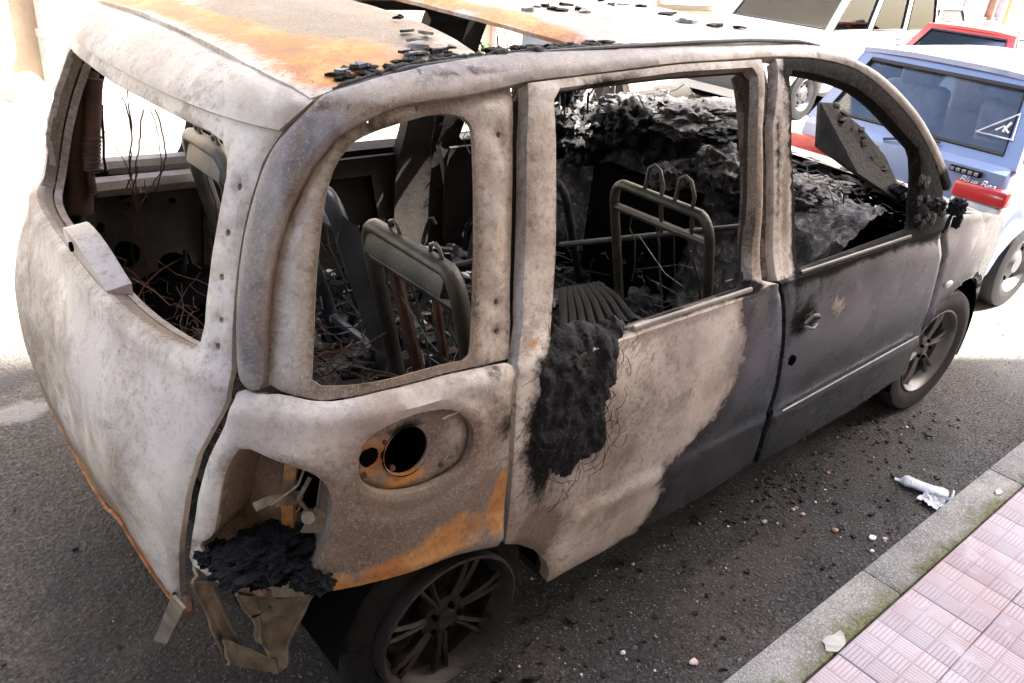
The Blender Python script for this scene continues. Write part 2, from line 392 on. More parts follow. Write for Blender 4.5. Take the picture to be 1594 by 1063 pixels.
# ---------------------------------------------------------------- traced outlines, as (s, Z) on the body surface
T = {
    'rail_top': [(0.817,1.509),(0.848,1.525),(1.002,1.553),(1.242,1.569),(1.373,1.58),(1.513,1.586),(1.733,1.592),(2.077,1.602),(2.354,1.606),(2.507,1.604),(2.603,1.6),(2.738,1.582),(2.851,1.557),(2.998,1.513),(3.149,1.443),(3.291,1.363),(3.417,1.268),(3.544,1.151),(3.599,1.075)],
    'rail_bot': [(3.525,1.083),(3.451,1.183),(3.349,1.273),(3.243,1.351),(3.115,1.419),(3.002,1.476),(2.877,1.522),(2.782,1.541),(2.638,1.559),(2.458,1.565),(2.381,1.564),(2.003,1.559),(1.681,1.544),(1.49,1.536),(1.452,1.531),(1.304,1.515),(1.095,1.507),(0.969,1.484),(0.903,1.462),(0.848,1.42),(0.813,1.361),(0.787,1.308),(0.769,1.239),(0.76,1.135),(0.759,1.049),(0.756,0.989)],
    'rail_left': [(0.704,0.993),(0.697,1.055),(0.693,1.144),(0.695,1.203),(0.697,1.261),(0.706,1.33),(0.72,1.397),(0.744,1.444)],
    'fl_out': [(1.455,1.529),(1.455,1.507),(1.435,1.415),(1.417,1.297),(1.407,1.223),(1.386,1.048),(1.366,0.982)],
    'fl_bot': [(1.358,0.981),(1.181,0.993),(1.014,0.993),(0.876,0.984),(0.789,0.994),(0.758,1.003)],
    'q_open': [(0.854,1.009),(0.961,1.008),(1.044,1.008),(1.119,1.01),(1.2,1.009),(1.264,1.003),(1.282,1.04),(1.298,1.128),(1.314,1.245),(1.324,1.339),(1.337,1.448),(1.332,1.468),(1.309,1.485),(1.244,1.491),(1.128,1.481),(1.023,1.469),(0.959,1.456),(0.931,1.444),(0.894,1.412),(0.878,1.367),(0.873,1.332),(0.87,1.288),(0.868,1.247),(0.865,1.203),(0.862,1.097),(0.859,1.048)],
    'q_low': [(0.699,0.987),(0.756,0.985),(0.789,0.992),(0.876,0.981),(1.014,0.991),(1.18,0.991),(1.361,0.977),(1.351,0.927),(1.348,0.898),(1.345,0.803),(1.35,0.678),(1.352,0.566),(1.357,0.482),(1.204,0.524),(1.074,0.534),(0.966,0.542),(0.866,0.538),(0.806,0.528),(0.734,0.527),(0.66,0.534),(0.604,0.555),(0.617,0.61),(0.638,0.69),(0.647,0.762),(0.657,0.834),(0.676,0.897),(0.694,0.954)],
    'lamp': [(0.724,0.887),(0.824,0.861),(0.872,0.845),(0.898,0.821),(0.916,0.78),(0.916,0.733),(0.902,0.656),(0.869,0.588),(0.8,0.581),(0.74,0.576),(0.699,0.593),(0.653,0.596),(0.637,0.621),(0.681,0.663),(0.692,0.732),(0.696,0.797),(0.707,0.848)],
    'filler': [(0.961,0.847),(0.961,0.875),(0.967,0.896),(1.001,0.92),(1.068,0.935),(1.141,0.931),(1.19,0.915),(1.221,0.888),(1.24,0.86),(1.242,0.834),(1.24,0.812),(1.228,0.785),(1.215,0.767),(1.159,0.751),(1.093,0.75),(1.027,0.767),(0.984,0.794),(0.968,0.818)],
    'rd': [(1.488,1.532),(1.679,1.541),(2.0,1.555),(2.373,1.56),(2.329,1.386),(2.327,1.163),(2.31,0.978),(2.376,0.956),(2.4,0.917),(2.419,0.865),(2.459,0.726),(2.492,0.584),(2.501,0.463),(2.555,0.222),(2.318,0.19),(2.136,0.19),(1.965,0.19),(1.827,0.19),(1.659,0.195),(1.59,0.19),(1.579,0.24),(1.55,0.304),(1.483,0.388),(1.419,0.441),(1.374,0.465),(1.366,0.592),(1.357,0.764),(1.359,0.895),(1.369,0.97),(1.404,1.044),(1.429,1.219),(1.456,1.413)],
    'rd_open': [(1.556,1.518),(1.759,1.528),(1.989,1.539),(2.338,1.542),(2.304,1.388),(2.295,1.167),(2.263,0.969),(1.948,0.968),(1.729,0.967),(1.553,0.967),(1.467,0.969),(1.496,1.06),(1.515,1.172),(1.537,1.375)],
    'fd': [(2.444,1.559),(2.633,1.554),(2.779,1.538),(2.876,1.518),(3.001,1.472),(3.115,1.415),(3.243,1.347),(3.349,1.269),(3.451,1.178),(3.52,1.079),(3.504,0.988),(3.481,0.922),(3.529,0.845),(3.538,0.754),(3.575,0.608),(3.607,0.465),(3.627,0.351),(3.671,0.263),(3.258,0.205),(2.789,0.196),(2.602,0.204),(2.533,0.452),(2.523,0.574),(2.484,0.72),(2.442,0.861),(2.417,0.924),(2.381,0.966),(2.386,1.155),(2.379,1.383)],
    'fd_open': [(2.486,1.532),(2.611,1.52),(2.762,1.493),(2.863,1.468),(2.982,1.419),(3.116,1.345),(3.228,1.285),(3.302,1.243),(3.329,1.135),(3.307,0.986),(2.832,0.974),(2.499,0.967),(2.502,1.095),(2.473,1.324)],
    'burn': [(2.202,0.907),(2.241,0.834),(2.25,0.748),(2.222,0.668),(2.206,0.609),(2.19,0.587),(2.169,0.559),(2.106,0.546),(2.091,0.504),(2.05,0.484),(1.99,0.473),(1.982,0.415),(2.009,0.39),(1.996,0.291),(1.984,0.226),(1.941,0.196),(1.874,0.184)],
    'charflap': [(1.506,1.023),(1.737,0.99),(1.712,0.958),(1.692,0.923),(1.684,0.849),(1.658,0.786),(1.678,0.662),(1.641,0.636),(1.583,0.634),(1.545,0.597),(1.469,0.655),(1.422,0.731),(1.407,0.832),(1.417,0.909),(1.45,0.959)],
    'fillc': [(1.081,0.843),(0.993,0.851),(1.135,0.826)],
}
PT = {
    'flap': [(0.02,-0.7398,0.5687),(0.03,-0.7714,0.5542),(0.05,-0.5227,0.2161),(0.04,-0.4553,0.1725)],
    'bracket': [(0.0694,-0.7,0.5443),(0.0991,-0.7,0.5407),(0.1219,-0.8,0.5603),(0.2919,-0.8,0.4656),(0.1325,-0.67,0.238),(0.1661,-0.67,0.2756),(0.2292,-0.7,0.2148),(0.243,-0.7,0.1521),(0.1276,-0.69,0.3307),(0.2313,-0.71,0.2227),(0.2386,-0.71,0.1625),(0.1308,-0.69,0.2453)],
    'mirror': [(2.8009,-0.95,1.0645)],
    'strut': [(1.7837,-0.8,0.0061),(1.847,-0.8,0.0068),(1.8427,-0.8,-0.1585),(1.7568,-0.8,-0.2241),(1.7484,-0.8,-0.1575)],
    'flakes': [(0.7915,-0.3152,1.606),(0.7241,-0.4447,1.606),(0.6954,-0.525,1.606),(0.6863,-0.5504,1.606),(0.6528,-0.5906,1.606),(0.7587,-0.4811,1.606),(0.6742,-0.5914,1.606),(0.6319,-0.6748,1.606),(0.6559,-0.6839,1.606),(0.6459,-0.7126,1.606),(0.6996,-0.6561,1.606),(0.6994,-0.6716,1.606),(0.6976,-0.6867,1.606),(0.7067,-0.6874,1.606),(0.739,-0.6896,1.606),(0.4851,-0.7881,1.6),(0.5065,-0.7717,1.6),(0.4935,-0.8016,1.6),(0.5296,-0.7615,1.6),(0.4645,-0.81,1.6),(1.2183,0.0491,1.606),(1.3077,0.0781,1.606),(1.3037,0.019,1.606),(1.4218,0.0997,1.6),(1.4941,0.1262,1.6),(1.4388,0.0128,1.6),(1.5905,0.1093,1.6),(1.6735,0.154,1.6),(1.2669,-0.2308,1.6),(1.3652,-0.1605,1.6),(1.4007,-0.1576,1.6),(1.3755,-0.224,1.6),(1.5044,-0.1219,1.6),(1.3898,-0.2358,1.6),(1.4798,-0.2175,1.6),(1.4677,-0.2567,1.6),(1.8278,0.03,1.6),(1.7383,-0.1013,1.6),(1.7886,-0.0969,1.6),(1.9041,-0.0867,1.6),(1.7328,-0.3995,1.6),(1.7172,-0.4245,1.6),(1.826,-0.2656,1.6),(1.7861,-0.4735,1.6),(1.824,-0.4614,1.6),(1.8857,-0.499,1.6)],
    'rod': [(1.7698,0.02,0.7546),(2.1174,-0.52,0.9543)],
    'slat': [(1.3146,-0.45,0.8482),(1.4956,-0.45,0.8322),(1.3496,-0.74,0.8648),(1.0316,-0.74,0.8632)],
    'slab': [(2.7377,-0.34,1.3067),(2.791,-0.36,1.3055),(2.8807,-0.46,1.2283),(2.9661,-0.55,1.1264),(3.0118,-0.64,0.9995),(2.9393,-0.66,0.9825),(2.7795,-0.55,1.0753),(2.7677,-0.36,1.1407)],
    'wires': [[(0.36,0.6036,1.2334),(0.39,0.7838,0.9991),(0.42,0.87,0.807),(0.45,0.9564,0.6049)],[(0.38,0.4661,1.2866),(0.41,0.5209,1.1995),(0.44,0.6581,1.0651),(0.47,0.8464,0.8792)],[(0.4,0.486,1.2997),(0.43,0.5887,1.1534),(0.46,0.7683,0.9699),(0.49,0.8905,0.6466)],[(0.42,0.3612,1.2797),(0.45,0.4105,1.1847),(0.48,0.5137,1.0544),(0.51,0.7191,0.9341)],[(0.44,0.3777,1.2662),(0.47,0.4219,1.1615),(0.5,0.5447,1.048),(0.53,0.7648,0.8958)],[(0.36,0.2297,1.3028),(0.39,0.3896,1.1761),(0.42,0.5679,1.0093),(0.45,0.7054,0.696)],[(0.38,0.7078,1.1391),(0.41,0.651,1.0595),(0.44,0.6852,0.9738),(0.47,0.8375,0.8125)],[(0.4,0.4644,1.0801),(0.43,0.6464,0.9434),(0.46,0.7247,0.804),(0.49,0.8095,0.6262)],[(0.42,0.6062,1.0191),(0.45,0.8136,0.8688),(0.48,0.8952,0.7206),(0.51,1.1863,0.5106)],[(0.44,0.5517,1.0116),(0.47,0.6503,0.8936),(0.5,0.8527,0.7074),(0.53,0.8644,0.5729)],[(0.36,0.4342,1.054),(0.39,0.4839,0.9354),(0.42,0.7045,0.7483),(0.45,0.7964,0.5643)],[(0.38,0.3464,1.0384),(0.41,0.5621,0.8866),(0.44,0.6402,0.7445),(0.47,0.7654,0.4966)],[(0.4,0.6931,0.868),(0.43,0.7031,0.8382),(0.46,0.7871,0.7365),(0.49,0.7867,0.7554)],[(0.42,0.4242,1.0303),(0.45,0.6206,0.9485),(0.48,0.7633,0.9249),(0.51,0.937,0.8828)]],
    'strutL': [(0.3481,0.6,1.3122),(0.3262,0.6,1.1872),(0.3015,0.6,1.0438)],
    'pillarL': [(0.3286,0.64,1.3308),(0.299,0.64,1.2178),(0.275,0.64,1.0852),(0.2588,0.64,0.9048)],
    'bottle': [(2.6609,-1.1251,0.03),(2.7236,-1.3113,0.03)],
    'wrap': [(2.6552,-1.2833,0.01)],
    'bits': [(2.2414,-1.2538,0.005),(2.2757,-1.285,0.005),(2.1718,-1.2907,0.005),(1.2564,-1.2261,0.005),(1.1127,-1.0823,0.005),(2.1389,-1.0339,0.005),(2.1517,-0.9986,0.005),(2.1591,-1.1534,0.005),(2.4682,-0.946,0.005),(2.1343,-0.9959,0.005),(1.9758,-0.9768,0.005)],
    'leaf': [(1.5678,-1.4662,0.101),(2.7843,-1.4476,0.103)],
    'pil': [(11.7899,6.2,1.0474),(14.22,6.2,1.094),(17.3003,6.2,1.1289),(19.8489,6.2,1.2018),(21.1577,6.2,1.2269),(21.7064,6.2,1.2374),(22.1594,6.2,1.2461),(6.5418,6.2,0.5975),(6.7731,6.2,0.5971),(6.101,6.2,0.6716),(1.4296,6.2,0.7621),(1.1616,6.2,0.6581)],
    'bg_dark': [(9.0559,3.3,0.3235)],
}
M = {}
M['body'] = body_material()
M['char'] = plain('charred_black', (.0065, .006, .006), .8, 0, .5, 14, .8, 45, .3)
M['charlump'] = plain('char_clinker', (.0065, .0063, .007), .55, 0, .7, 22, 1.0, 110, .22)
def ash_debris():
    m, nt, b = new_mat('black_ash_and_glints'); n = N(nt); c = n.coord(); f = n.noise(13, 8, .72, c, .8); g_ = n.noise(70, 4, .7, c)
    col = n.mix(n.ramp(f, [(.46, 0.0), (.60, .85)]), (.010, .009, .009), (.16, .15, .15)); col = n.mix(n.ramp(f, [(.60, 0.0), (.68, .9)]), col, (.42, .40, .40)); col = n.mix(n.ramp(n.noise(7, 5, .7, c), [(.60, 0.0), (.70, .6)]), col, (.16, .07, .035))  # pale patches: ash, together with glints painted into the colour
    nt.links.new(col, b.inputs['Base Color']); b.inputs['Roughness'].default_value = .42; nt.links.new(n.bump(n.math('ADD', f, n.math('MULTIPLY', g_, .4)), 1.0, .02), b.inputs['Normal']); return m
M['ashlump'] = ash_debris(); M['whiteglint'] = plain('white_glint_scrap', (.50, .49, .50), .5, 0, .3, 30)  # white scraps stand for glints, their brightness put into the colour
M['burnt_rail'] = plain('burnt_seat_steel', (.070, .066, .056), .42, .45, .5, 7, .25, 90)
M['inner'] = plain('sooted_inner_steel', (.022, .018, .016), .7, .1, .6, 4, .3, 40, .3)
M['inner_bare'] = plain('bare_inner_steel', (.30, .275, .245), .65, .1, .35, 5, .3, 50, .3)
M['rustwire'] = plain('rusty_wire', (.10, .045, .028), .7, .3, .5, 20)
M['black'] = plain('black_void', (.004, .004, .004), 1.0, 0, .2, 8, 0, 60, 0.0)
M['rubber'] = plain('old_black_rubber', (.018, .018, .019), .55, 0, .3, 10, .3, 60)
M['rim_dark'] = plain('scorched_wheel_alloy', (.020, .0155, .0125), .55, .2, .7, 9, .4, 60, .3)
M['rim_light'] = plain('dusty_wheel_alloy', (.17, .172, .178), .45, .5, .4, 8, .2, 60)
M['zinc'] = plain('greasy_zinc_bracket', (.20, .165, .115), .6, .2, .7, 11, .6, 60)

# ---------------------------------------------------------------- ground
def asphalt():
    m, nt, b = new_mat('worn_asphalt'); n = N(nt); p = n.pos()
    f1 = n.noise(1.1, 6, .6, p); f2 = n.noise(5, 6, .65, p, .5); grit = n.vor(150, p); g2 = n.noise(260, 3, .7, p); agg = n.vor(150, p, 'F1', 'Color')
    col = n.mix(n.ramp(f2, [(.35, 0.0), (.68, 1.0)]), (.070, .063, .060), (.150, .135, .124))
    col = n.mix(n.ramp(f1, [(.44, 0.0), (.60, .75)]), col, (.120, .095, .080)); col = n.mix(n.ramp(n.noise(2.3, 7, .7, p, .8), [(.54, 0.0), (.66, .7)]), col, (.045, .042, .042))
    aggv = n.sep(agg)[0]
    col = n.mix(n.ramp(aggv, [(.92, 0.0), (.99, .6)]), col, (.22, .21, .20))
    col = n.mix(n.ramp(aggv, [(.04, .75), (.22, 0.0)]), col, (.022, .021, .022))
    gr = n.noise(75, 4, .65, p, .3); col = n.mix(n.ramp(gr, [(.36, .85), (.50, 0.0)]), col, (.014, .013, .013)); col = n.mix(n.ramp(gr, [(.54, 0.0), (.68, .7)]), col, (.24, .22, .205)); gr2 = n.noise(28, 5, .65, p); col = n.mix(n.ramp(gr2, [(.36, .6), (.48, 0.0)]), col, (.02, .018, .018))
    # soot and oil washed out from under the wreck
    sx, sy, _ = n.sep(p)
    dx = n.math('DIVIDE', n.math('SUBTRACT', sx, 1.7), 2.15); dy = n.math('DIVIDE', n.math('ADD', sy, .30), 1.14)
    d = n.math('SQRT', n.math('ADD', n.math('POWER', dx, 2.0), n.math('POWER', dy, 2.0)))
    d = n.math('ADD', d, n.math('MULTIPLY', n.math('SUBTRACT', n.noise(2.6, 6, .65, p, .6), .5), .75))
    gq = n.noise(75, 4, .65, p, .3); pm = n.ramp(n.noise(2.7, 5, .6, p, .5), [(.46, 0.0), (.56, 1.0)])
    sootc = n.mix(pm, n.mix(n.ramp(gq, [(.40, 0.0), (.62, 1.0)]), (.009, .009, .011), (.072, .072, .082)), n.mix(n.ramp(gq, [(.40, 0.0), (.62, 1.0)]), (.030, .023, .019), (.066, .052, .043)))
    col = n.mix(n.ramp(d, [(.78, .95), (1.20, 0.0)]), col, sootc)
    col = n.mix(n.ramp(d, [(.60, .95), (.92, 0.0)]), col, (.006, .005, .0048))  # near-black under the car: its occlusion shade painted into the road
    def patch(cx_, cy_, rx_, ry_, a0, a1):
        q = n.math('ADD', n.math('POWER', n.math('DIVIDE', n.math('SUBTRACT', sx, cx_), rx_), 2.0), n.math('POWER', n.math('DIVIDE', n.math('SUBTRACT', sy, cy_), ry_), 2.0))
        q = n.math('ADD', n.math('SQRT', q), n.math('MULTIPLY', n.math('SUBTRACT', n.noise(9, 6, .7, p, .8), .5), 1.6)); return n.ramp(q, [(.55, a0), (.95, a1)])
    col = n.mix(patch(.02, 1.32, .26, .10, .9, 0.0), col, (.012, .011, .012)); col = n.mix(patch(.03, 1.08, .16, .09, .85, 0.0), col, (.36, .34, .33)); col = n.mix(patch(2.9, -1.05, .5, .22, .5, 0.0), col, (.022, .018, .017)); col = n.mix(patch(1.7, -1.1, .4, .14, .55, 0.0), col, (.075, .057, .045))
    gv = n.vor(190, p, 'F1', 'Color'); gs = n.sep(gv)[1]; col = n.mix(n.ramp(gs, [(.93, 0.0), (.99, .6)]), col, (.19, .19, .20)); col = n.mix(n.ramp(gs, [(.02, .5), (.10, 0.0)]), col, (.10, .06, .04))
    # sunlit road painted paler, beyond the shade around the wreck
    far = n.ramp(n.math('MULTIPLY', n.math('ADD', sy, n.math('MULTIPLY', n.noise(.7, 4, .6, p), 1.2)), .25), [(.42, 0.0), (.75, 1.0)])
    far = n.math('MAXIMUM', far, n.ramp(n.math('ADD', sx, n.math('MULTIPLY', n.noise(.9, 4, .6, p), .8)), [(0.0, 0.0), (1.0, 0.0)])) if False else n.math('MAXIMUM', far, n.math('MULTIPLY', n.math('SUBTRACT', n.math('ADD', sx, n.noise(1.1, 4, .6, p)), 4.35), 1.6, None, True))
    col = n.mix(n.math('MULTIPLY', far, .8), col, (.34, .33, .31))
    nt.links.new(col, b.inputs['Base Color'])
    nt.links.new(n.ramp(f2, [(.3, .55), (.7, .85)]), b.inputs['Roughness']); b.inputs['Specular IOR Level'].default_value = .4
    h = n.math('ADD', n.math('MULTIPLY', gr, 1.6), n.math('MULTIPLY', n.noise(38, 6, .75, p, .5), .7))
    h = n.math('ADD', h, n.math('MULTIPLY', n.noise(230, 4, .7, p), .4))
    nt.links.new(n.bump(h, 1.0, .022), b.inputs['Normal'])
    return m
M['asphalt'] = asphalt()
g = MB(); g.add([(-120, -60, -.004), (200, -60, -.004), (200, 120, -.004), (-120, 120, -.004)], [(0, 1, 2, 3)])
g.build('ground', plain('bare_ground', (.12, .11, .10), .9, 0, .3, 3), None, 0, kind='structure')
# the carriageway: fine cells near the camera so that the worn surface really undulates
def road_sheet(x0, x1, y0, y1, step, amp):
    nx, ny = int((x1-x0)/step), int((y1-y0)/step); vs = []; fs = []
    for j in range(ny+1):
        for i in range(nx+1):
            x = x0 + (x1-x0)*i/nx; y = y0 + (y1-y0)*j/ny; e = min(1, min(i, nx-i, j, ny-j) / 6)
            z = amp * e * (noise.noise(Vector((x*3, y*3, 0))) + .6*noise.noise(Vector((x*14, y*14, 5))) + .15*noise.noise(Vector((x*45, y*45, 5))))
            vs.append((x, y, z))
    for j in range(ny):
        for i in range(nx): a = j*(nx+1)+i; fs.append((a, a+1, a+nx+2, a+nx+1))
    return vs, fs
KERB0, KERB1, KH = -1.353, -1.489, .10
mb = MB(); mb.add(*road_sheet(-1.2, 4.9, KERB0 - .01, 1.9, .024, .0035))
mb.add([(-60, KERB0-.01, 0), (-1.2, KERB0-.01, 0), (-1.2, 1.9, 0), (-60, 1.9, 0)], [(0, 1, 2, 3)])
mb.add([(4.9, KERB0-.01, 0), (90, KERB0-.01, 0), (90, 1.9, 0), (4.9, 1.9, 0)], [(0, 1, 2, 3)])
mb.add([(-60, 1.9, 0), (90, 1.9, 0), (90, 5.55, 0), (-60, 5.55, 0)], [(0, 1, 2, 3)])
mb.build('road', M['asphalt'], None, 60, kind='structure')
# loose grit on the road (nobody could count it)
grit = MB(); rg = random.Random(5)
for i in range(9000):
    x = rg.uniform(-1.0, 4.8); y = rg.choice((rg.uniform(KERB0+.01, 1.7), rg.uniform(KERB0+.01, -.5), -1.34 + abs(rg.gauss(0, .10)))); r = rg.uniform(.0016, .0040) * (2.1 if rg.random() < .07 else 1)
    a = rg.uniform(0, 6.3); q = Matrix.Rotation(a, 3, 'Z') @ Matrix.Rotation(rg.uniform(-.5, .5), 3, 'X')
    vs = [q @ Vector(v) for v in ((r,0,0), (-r*.8,r*.3,0), (0,r,0), (0.1*r,-r*.9,0), (0,0,r*.8), (0,0,-r*.6))]
    grit.add([Vector((x, y, .002)) + v for v in vs], [(0,2,4), (2,1,4), (1,3,4), (3,0,4), (2,0,5), (1,2,5), (3,1,5), (0,3,5)])
m, nt_, b_ = new_mat('road_grit'); n_ = N(nt_)
nt_.links.new(n_.ramp(n_.sep(n_.vor(90, n_.pos(), 'F1', 'Color'))[1], [(0.0, (.03, .03, .03)), (.5, (.10, .085, .075)), (.8, (.22, .17, .13)), (1.0, (.55, .54, .52))]), b_.inputs['Base Color']); b_.inputs['Roughness'].default_value = .7
grit.build('road_grit', m, None, 0, kind='stuff')

# burnt crumbs and broken glass fallen off the wreck
crumb = MB(); gl = MB(); rg = random.Random(15)
for i in range(650):
    x = rg.uniform(-.3, 3.4); y = -.80 - abs(rg.gauss(0, .20)) if rg.random() < .8 else rg.uniform(-1.2, 1.1)
    if y < KERB0 + .02: continue
    r = rg.uniform(.003, .009) * (1.9 if rg.random() < .08 else 1); rot = Matrix.Rotation(rg.uniform(0, 6.3), 3, 'Z') @ Matrix.Rotation(rg.uniform(-.6, .6), 3, 'X')
    (gl if i % 9 == 0 else crumb).box((x, y, r*.35), (r*2, r*rg.uniform(.6, 1.6), r*rg.uniform(.3, .9)) if i % 9 else (r, r*.8, r*.6), rot)
crumb.build('burnt_crumbs', M['charlump'], None, 0, kind='stuff'); gl.build('glass_crumbs', plain('glass_crumb', (.45, .48, .48), .15, 0, .2, 30), None, 0, kind='stuff')
# kerb stones
def concrete(name, moss):
    m, nt, b = new_mat(name); n = N(nt); p = n.pos()
    f = n.noise(7, 6, .7, p); sp = n.vor(330, p, 'F1', 'Color'); g2 = n.noise(120, 4, .7, p)
    col = n.mix(n.ramp(f, [(.35, 0.0), (.65, 1.0)]), (.17, .16, .145), (.31, .295, .27))
    sv = n.sep(sp)[0]
    col = n.mix(n.ramp(sv, [(.80, 0.0), (.95, .8)]), col, (.50, .49, .47)); col = n.mix(n.ramp(sv, [(.05, .8), (.2, 0.0)]), col, (.10, .095, .09))
    if moss:
        y = n.sep(p)[1]; t = n.math('MULTIPLY', n.math('SUBTRACT', KERB1 + .012, y), -1.0)       # distance from the pavement joint
        t = n.math('ADD', t, n.math('MULTIPLY', n.math('SUBTRACT', n.noise(5, 6, .7, p, .4), .52), -.30))
        col = n.mix(n.ramp(t, [(0.0, .95), (.06, 0.0)]), col, n.mix(n.ramp(n.noise(90, 3, .6, p), [(.4, 0.0), (.6, 1.0)]), (.055, .060, .016), (.14, .14, .045)))
    nt.links.new(col, b.inputs['Base Color']); b.inputs['Roughness'].default_value = .85
    nt.links.new(n.bump(n.math('ADD', g2, n.math('MULTIPLY', sv, .5)), .7, .006), b.inputs['Normal'])
    return m
M['kerb'] = concrete('kerb_concrete', True)
kerb = empty('kerb', (0, (KERB0+KERB1)/2, 0), None, None); kerb['kind'] = 'structure'
kx = -3.07
src = None; rk = random.Random(3)
while kx < 12:
    L = 1.0
    if src is None:
        mb = MB(); mb.box((0, (KERB0+KERB1)/2, KH/2 - .03), (L-.002, KERB0-KERB1-.004, KH+.06), None, .010); src = mb.build('kerb_stone', M['kerb'], kerb); o = src
    else:
        o = src.copy(); COL.objects.link(o); o.parent = kerb
    o.location = (kx + L/2, 0, rk.uniform(-.002, .002)) - Vector((0, 0, 0)) if False else Vector((kx + L/2, 0, rk.uniform(-.002, .002)))
    kx += L
# pavement: slab bed and single ridged tiles
def tile_mat():
    m, nt, b = new_mat('ridged_pink_tile'); n = N(nt); p = n.pos(); c = n.coord()
    oi = nt.nodes.new('ShaderNodeObjectInfo').outputs['Random']
    f = n.noise(2.2, 6, .65, p); fine = n.noise(60, 5, .7, p)
    col = n.mix(oi, (.395, .295, .298), (.455, .355, .36)); col = n.mix(n.ramp(f, [(.42, 0.0), (.60, .8)]), col, (.47, .425, .44)); worn = n.noise(8, 6, .7, p, .5); col = n.mix(n.ramp(worn, [(.56, 0.0), (.68, .6)]), col, (.52, .48, .485))
    col = n.mix(n.ramp(fine, [(.55, 0.0), (.72, .5)]), col, (.36, .25, .24))
    mod = .0733
    x, y, z = n.sep(c)
    fx = n.math('FLOOR', n.math('DIVIDE', n.math('ADD', x, 10.5*mod), mod)); fy = n.math('FLOOR', n.math('DIVIDE', n.math('ADD', y, 10.5*mod), mod))
    par = n.math('MODULO', n.math('ADD', fx, fy), 2.0)
    k = 2*math.pi*6/mod
    wx = n.math('SINE', n.math('MULTIPLY', x, k)); wy = n.math('SINE', n.math('MULTIPLY', y, k))
    rid = n.math('ADD', n.math('MULTIPLY', wx, par), n.math('MULTIPLY', wy, n.math('SUBTRACT', 1.0, par)))
    ridge = n.ramp(n.math('ADD', n.math('MULTIPLY', rid, .5), .5), [(.06, 0.0), (.24, 1.0)])
    ex = n.math('ABSOLUTE', n.math('SUBTRACT', n.math('FRACT', n.math('DIVIDE', n.math('ADD', x, 10.5*mod), mod)), .5)); ey = n.math('ABSOLUTE', n.math('SUBTRACT', n.math('FRACT', n.math('DIVIDE', n.math('ADD', y, 10.5*mod), mod)), .5))
    edge = n.ramp(n.math('MAXIMUM', ex, ey), [(.455, 1.0), (.485, 0.0)])
    hgt = n.math('MULTIPLY', ridge, edge); hgt = n.math('MAXIMUM', hgt, n.ramp(worn, [(.56, 0.0), (.66, .8)]))
    dirt = n.math('MULTIPLY', n.math('SUBTRACT', 1.0, hgt), n.ramp(n.noise(4, 5, .6, p), [(.3, .25), (.7, .65)]))
    col = n.mix(dirt, col, (.27, .17, .165))
    nt.links.new(col, b.inputs['Base Color']); b.inputs['Roughness'].default_value = .8
    nt.links.new(n.bump(n.math('ADD', hgt, n.math('MULTIPLY', fine, .25)), .55, .004), b.inputs['Normal'])
    return m
M['tile'] = tile_mat(); TS = .22
pav = MB(); pav.box(((90-60)/2, (KERB1-.004-3.62)/2, KH-.07), (150, -(KERB1-.004)-(-3.62)*1.0 - 2*0 if False else 3.62+KERB1-.004, .08))
pavement = pav.build('pavement', plain('mortar_bed', (.20, .17, .155), .9, 0, .4, 8, .4, 80), None, 0, kind='structure')
tsrc = None; rt = random.Random(8)
for j in range(7):
    for i in range(42):
        x = -2.2 + TS*(i+.5); y = KERB1 - .003 - TS*(j+.5)
        if x > 5.6: continue
        if tsrc is None:
            mb = MB(); mb.box((0, 0, 0), (TS-.0010, TS-.0010, .03), None, .0012); tsrc = mb.build('tile', M['tile'], pavement); o = tsrc
        else:
            o = tsrc.copy(); COL.objects.link(o); o.parent = pavement
        o.location = (x, y, KH - .015 + rt.uniform(-.0012, .0012)); o.rotation_euler = (rt.gauss(0, .003), rt.gauss(0, .003), rt.gauss(0, .004))
mb = MB()
for j in range(7):
    for i in range(39, 62): mb.box((TS*(i+.5) - TS*39, -TS*j, rt.uniform(-.001, .001)), (TS-.001, TS-.001, .03))
o = mb.build('tile_field', M['tile'], pavement, 0, kind='stuff'); o.location = (-2.2 + TS*39, KERB1 - .003 - TS*.5, KH - .015)
# ---------------------------------------------------------------- the burnt car
car = empty('burnt_car', (1.9, 0, 0), 'burnt-out family car with an ash-white shell and no glass, standing by the kerb', 'car')
def mirror_pts(P): return [(-x, z) for x, z in reversed(P)]
def blobs(base, spots, burn=None):
    """wear over a panel: base levels plus soft spots (kind, s, Z, rs, rz, amount)"""
    def f(x, y):
        d = dict(base)
        for k, a, z, ra, rz, am in spots:
            q = ((x-a)/ra)**2 + ((y-z)/rz)**2
            if q < 4: d[k] = d.get(k, 0) + am * math.exp(-1.6*q)
        if burn is not None: d['burn'] = burn(x, y)
        else: d.setdefault('burn', 1.0)
        return d
    return f
B = M['body']
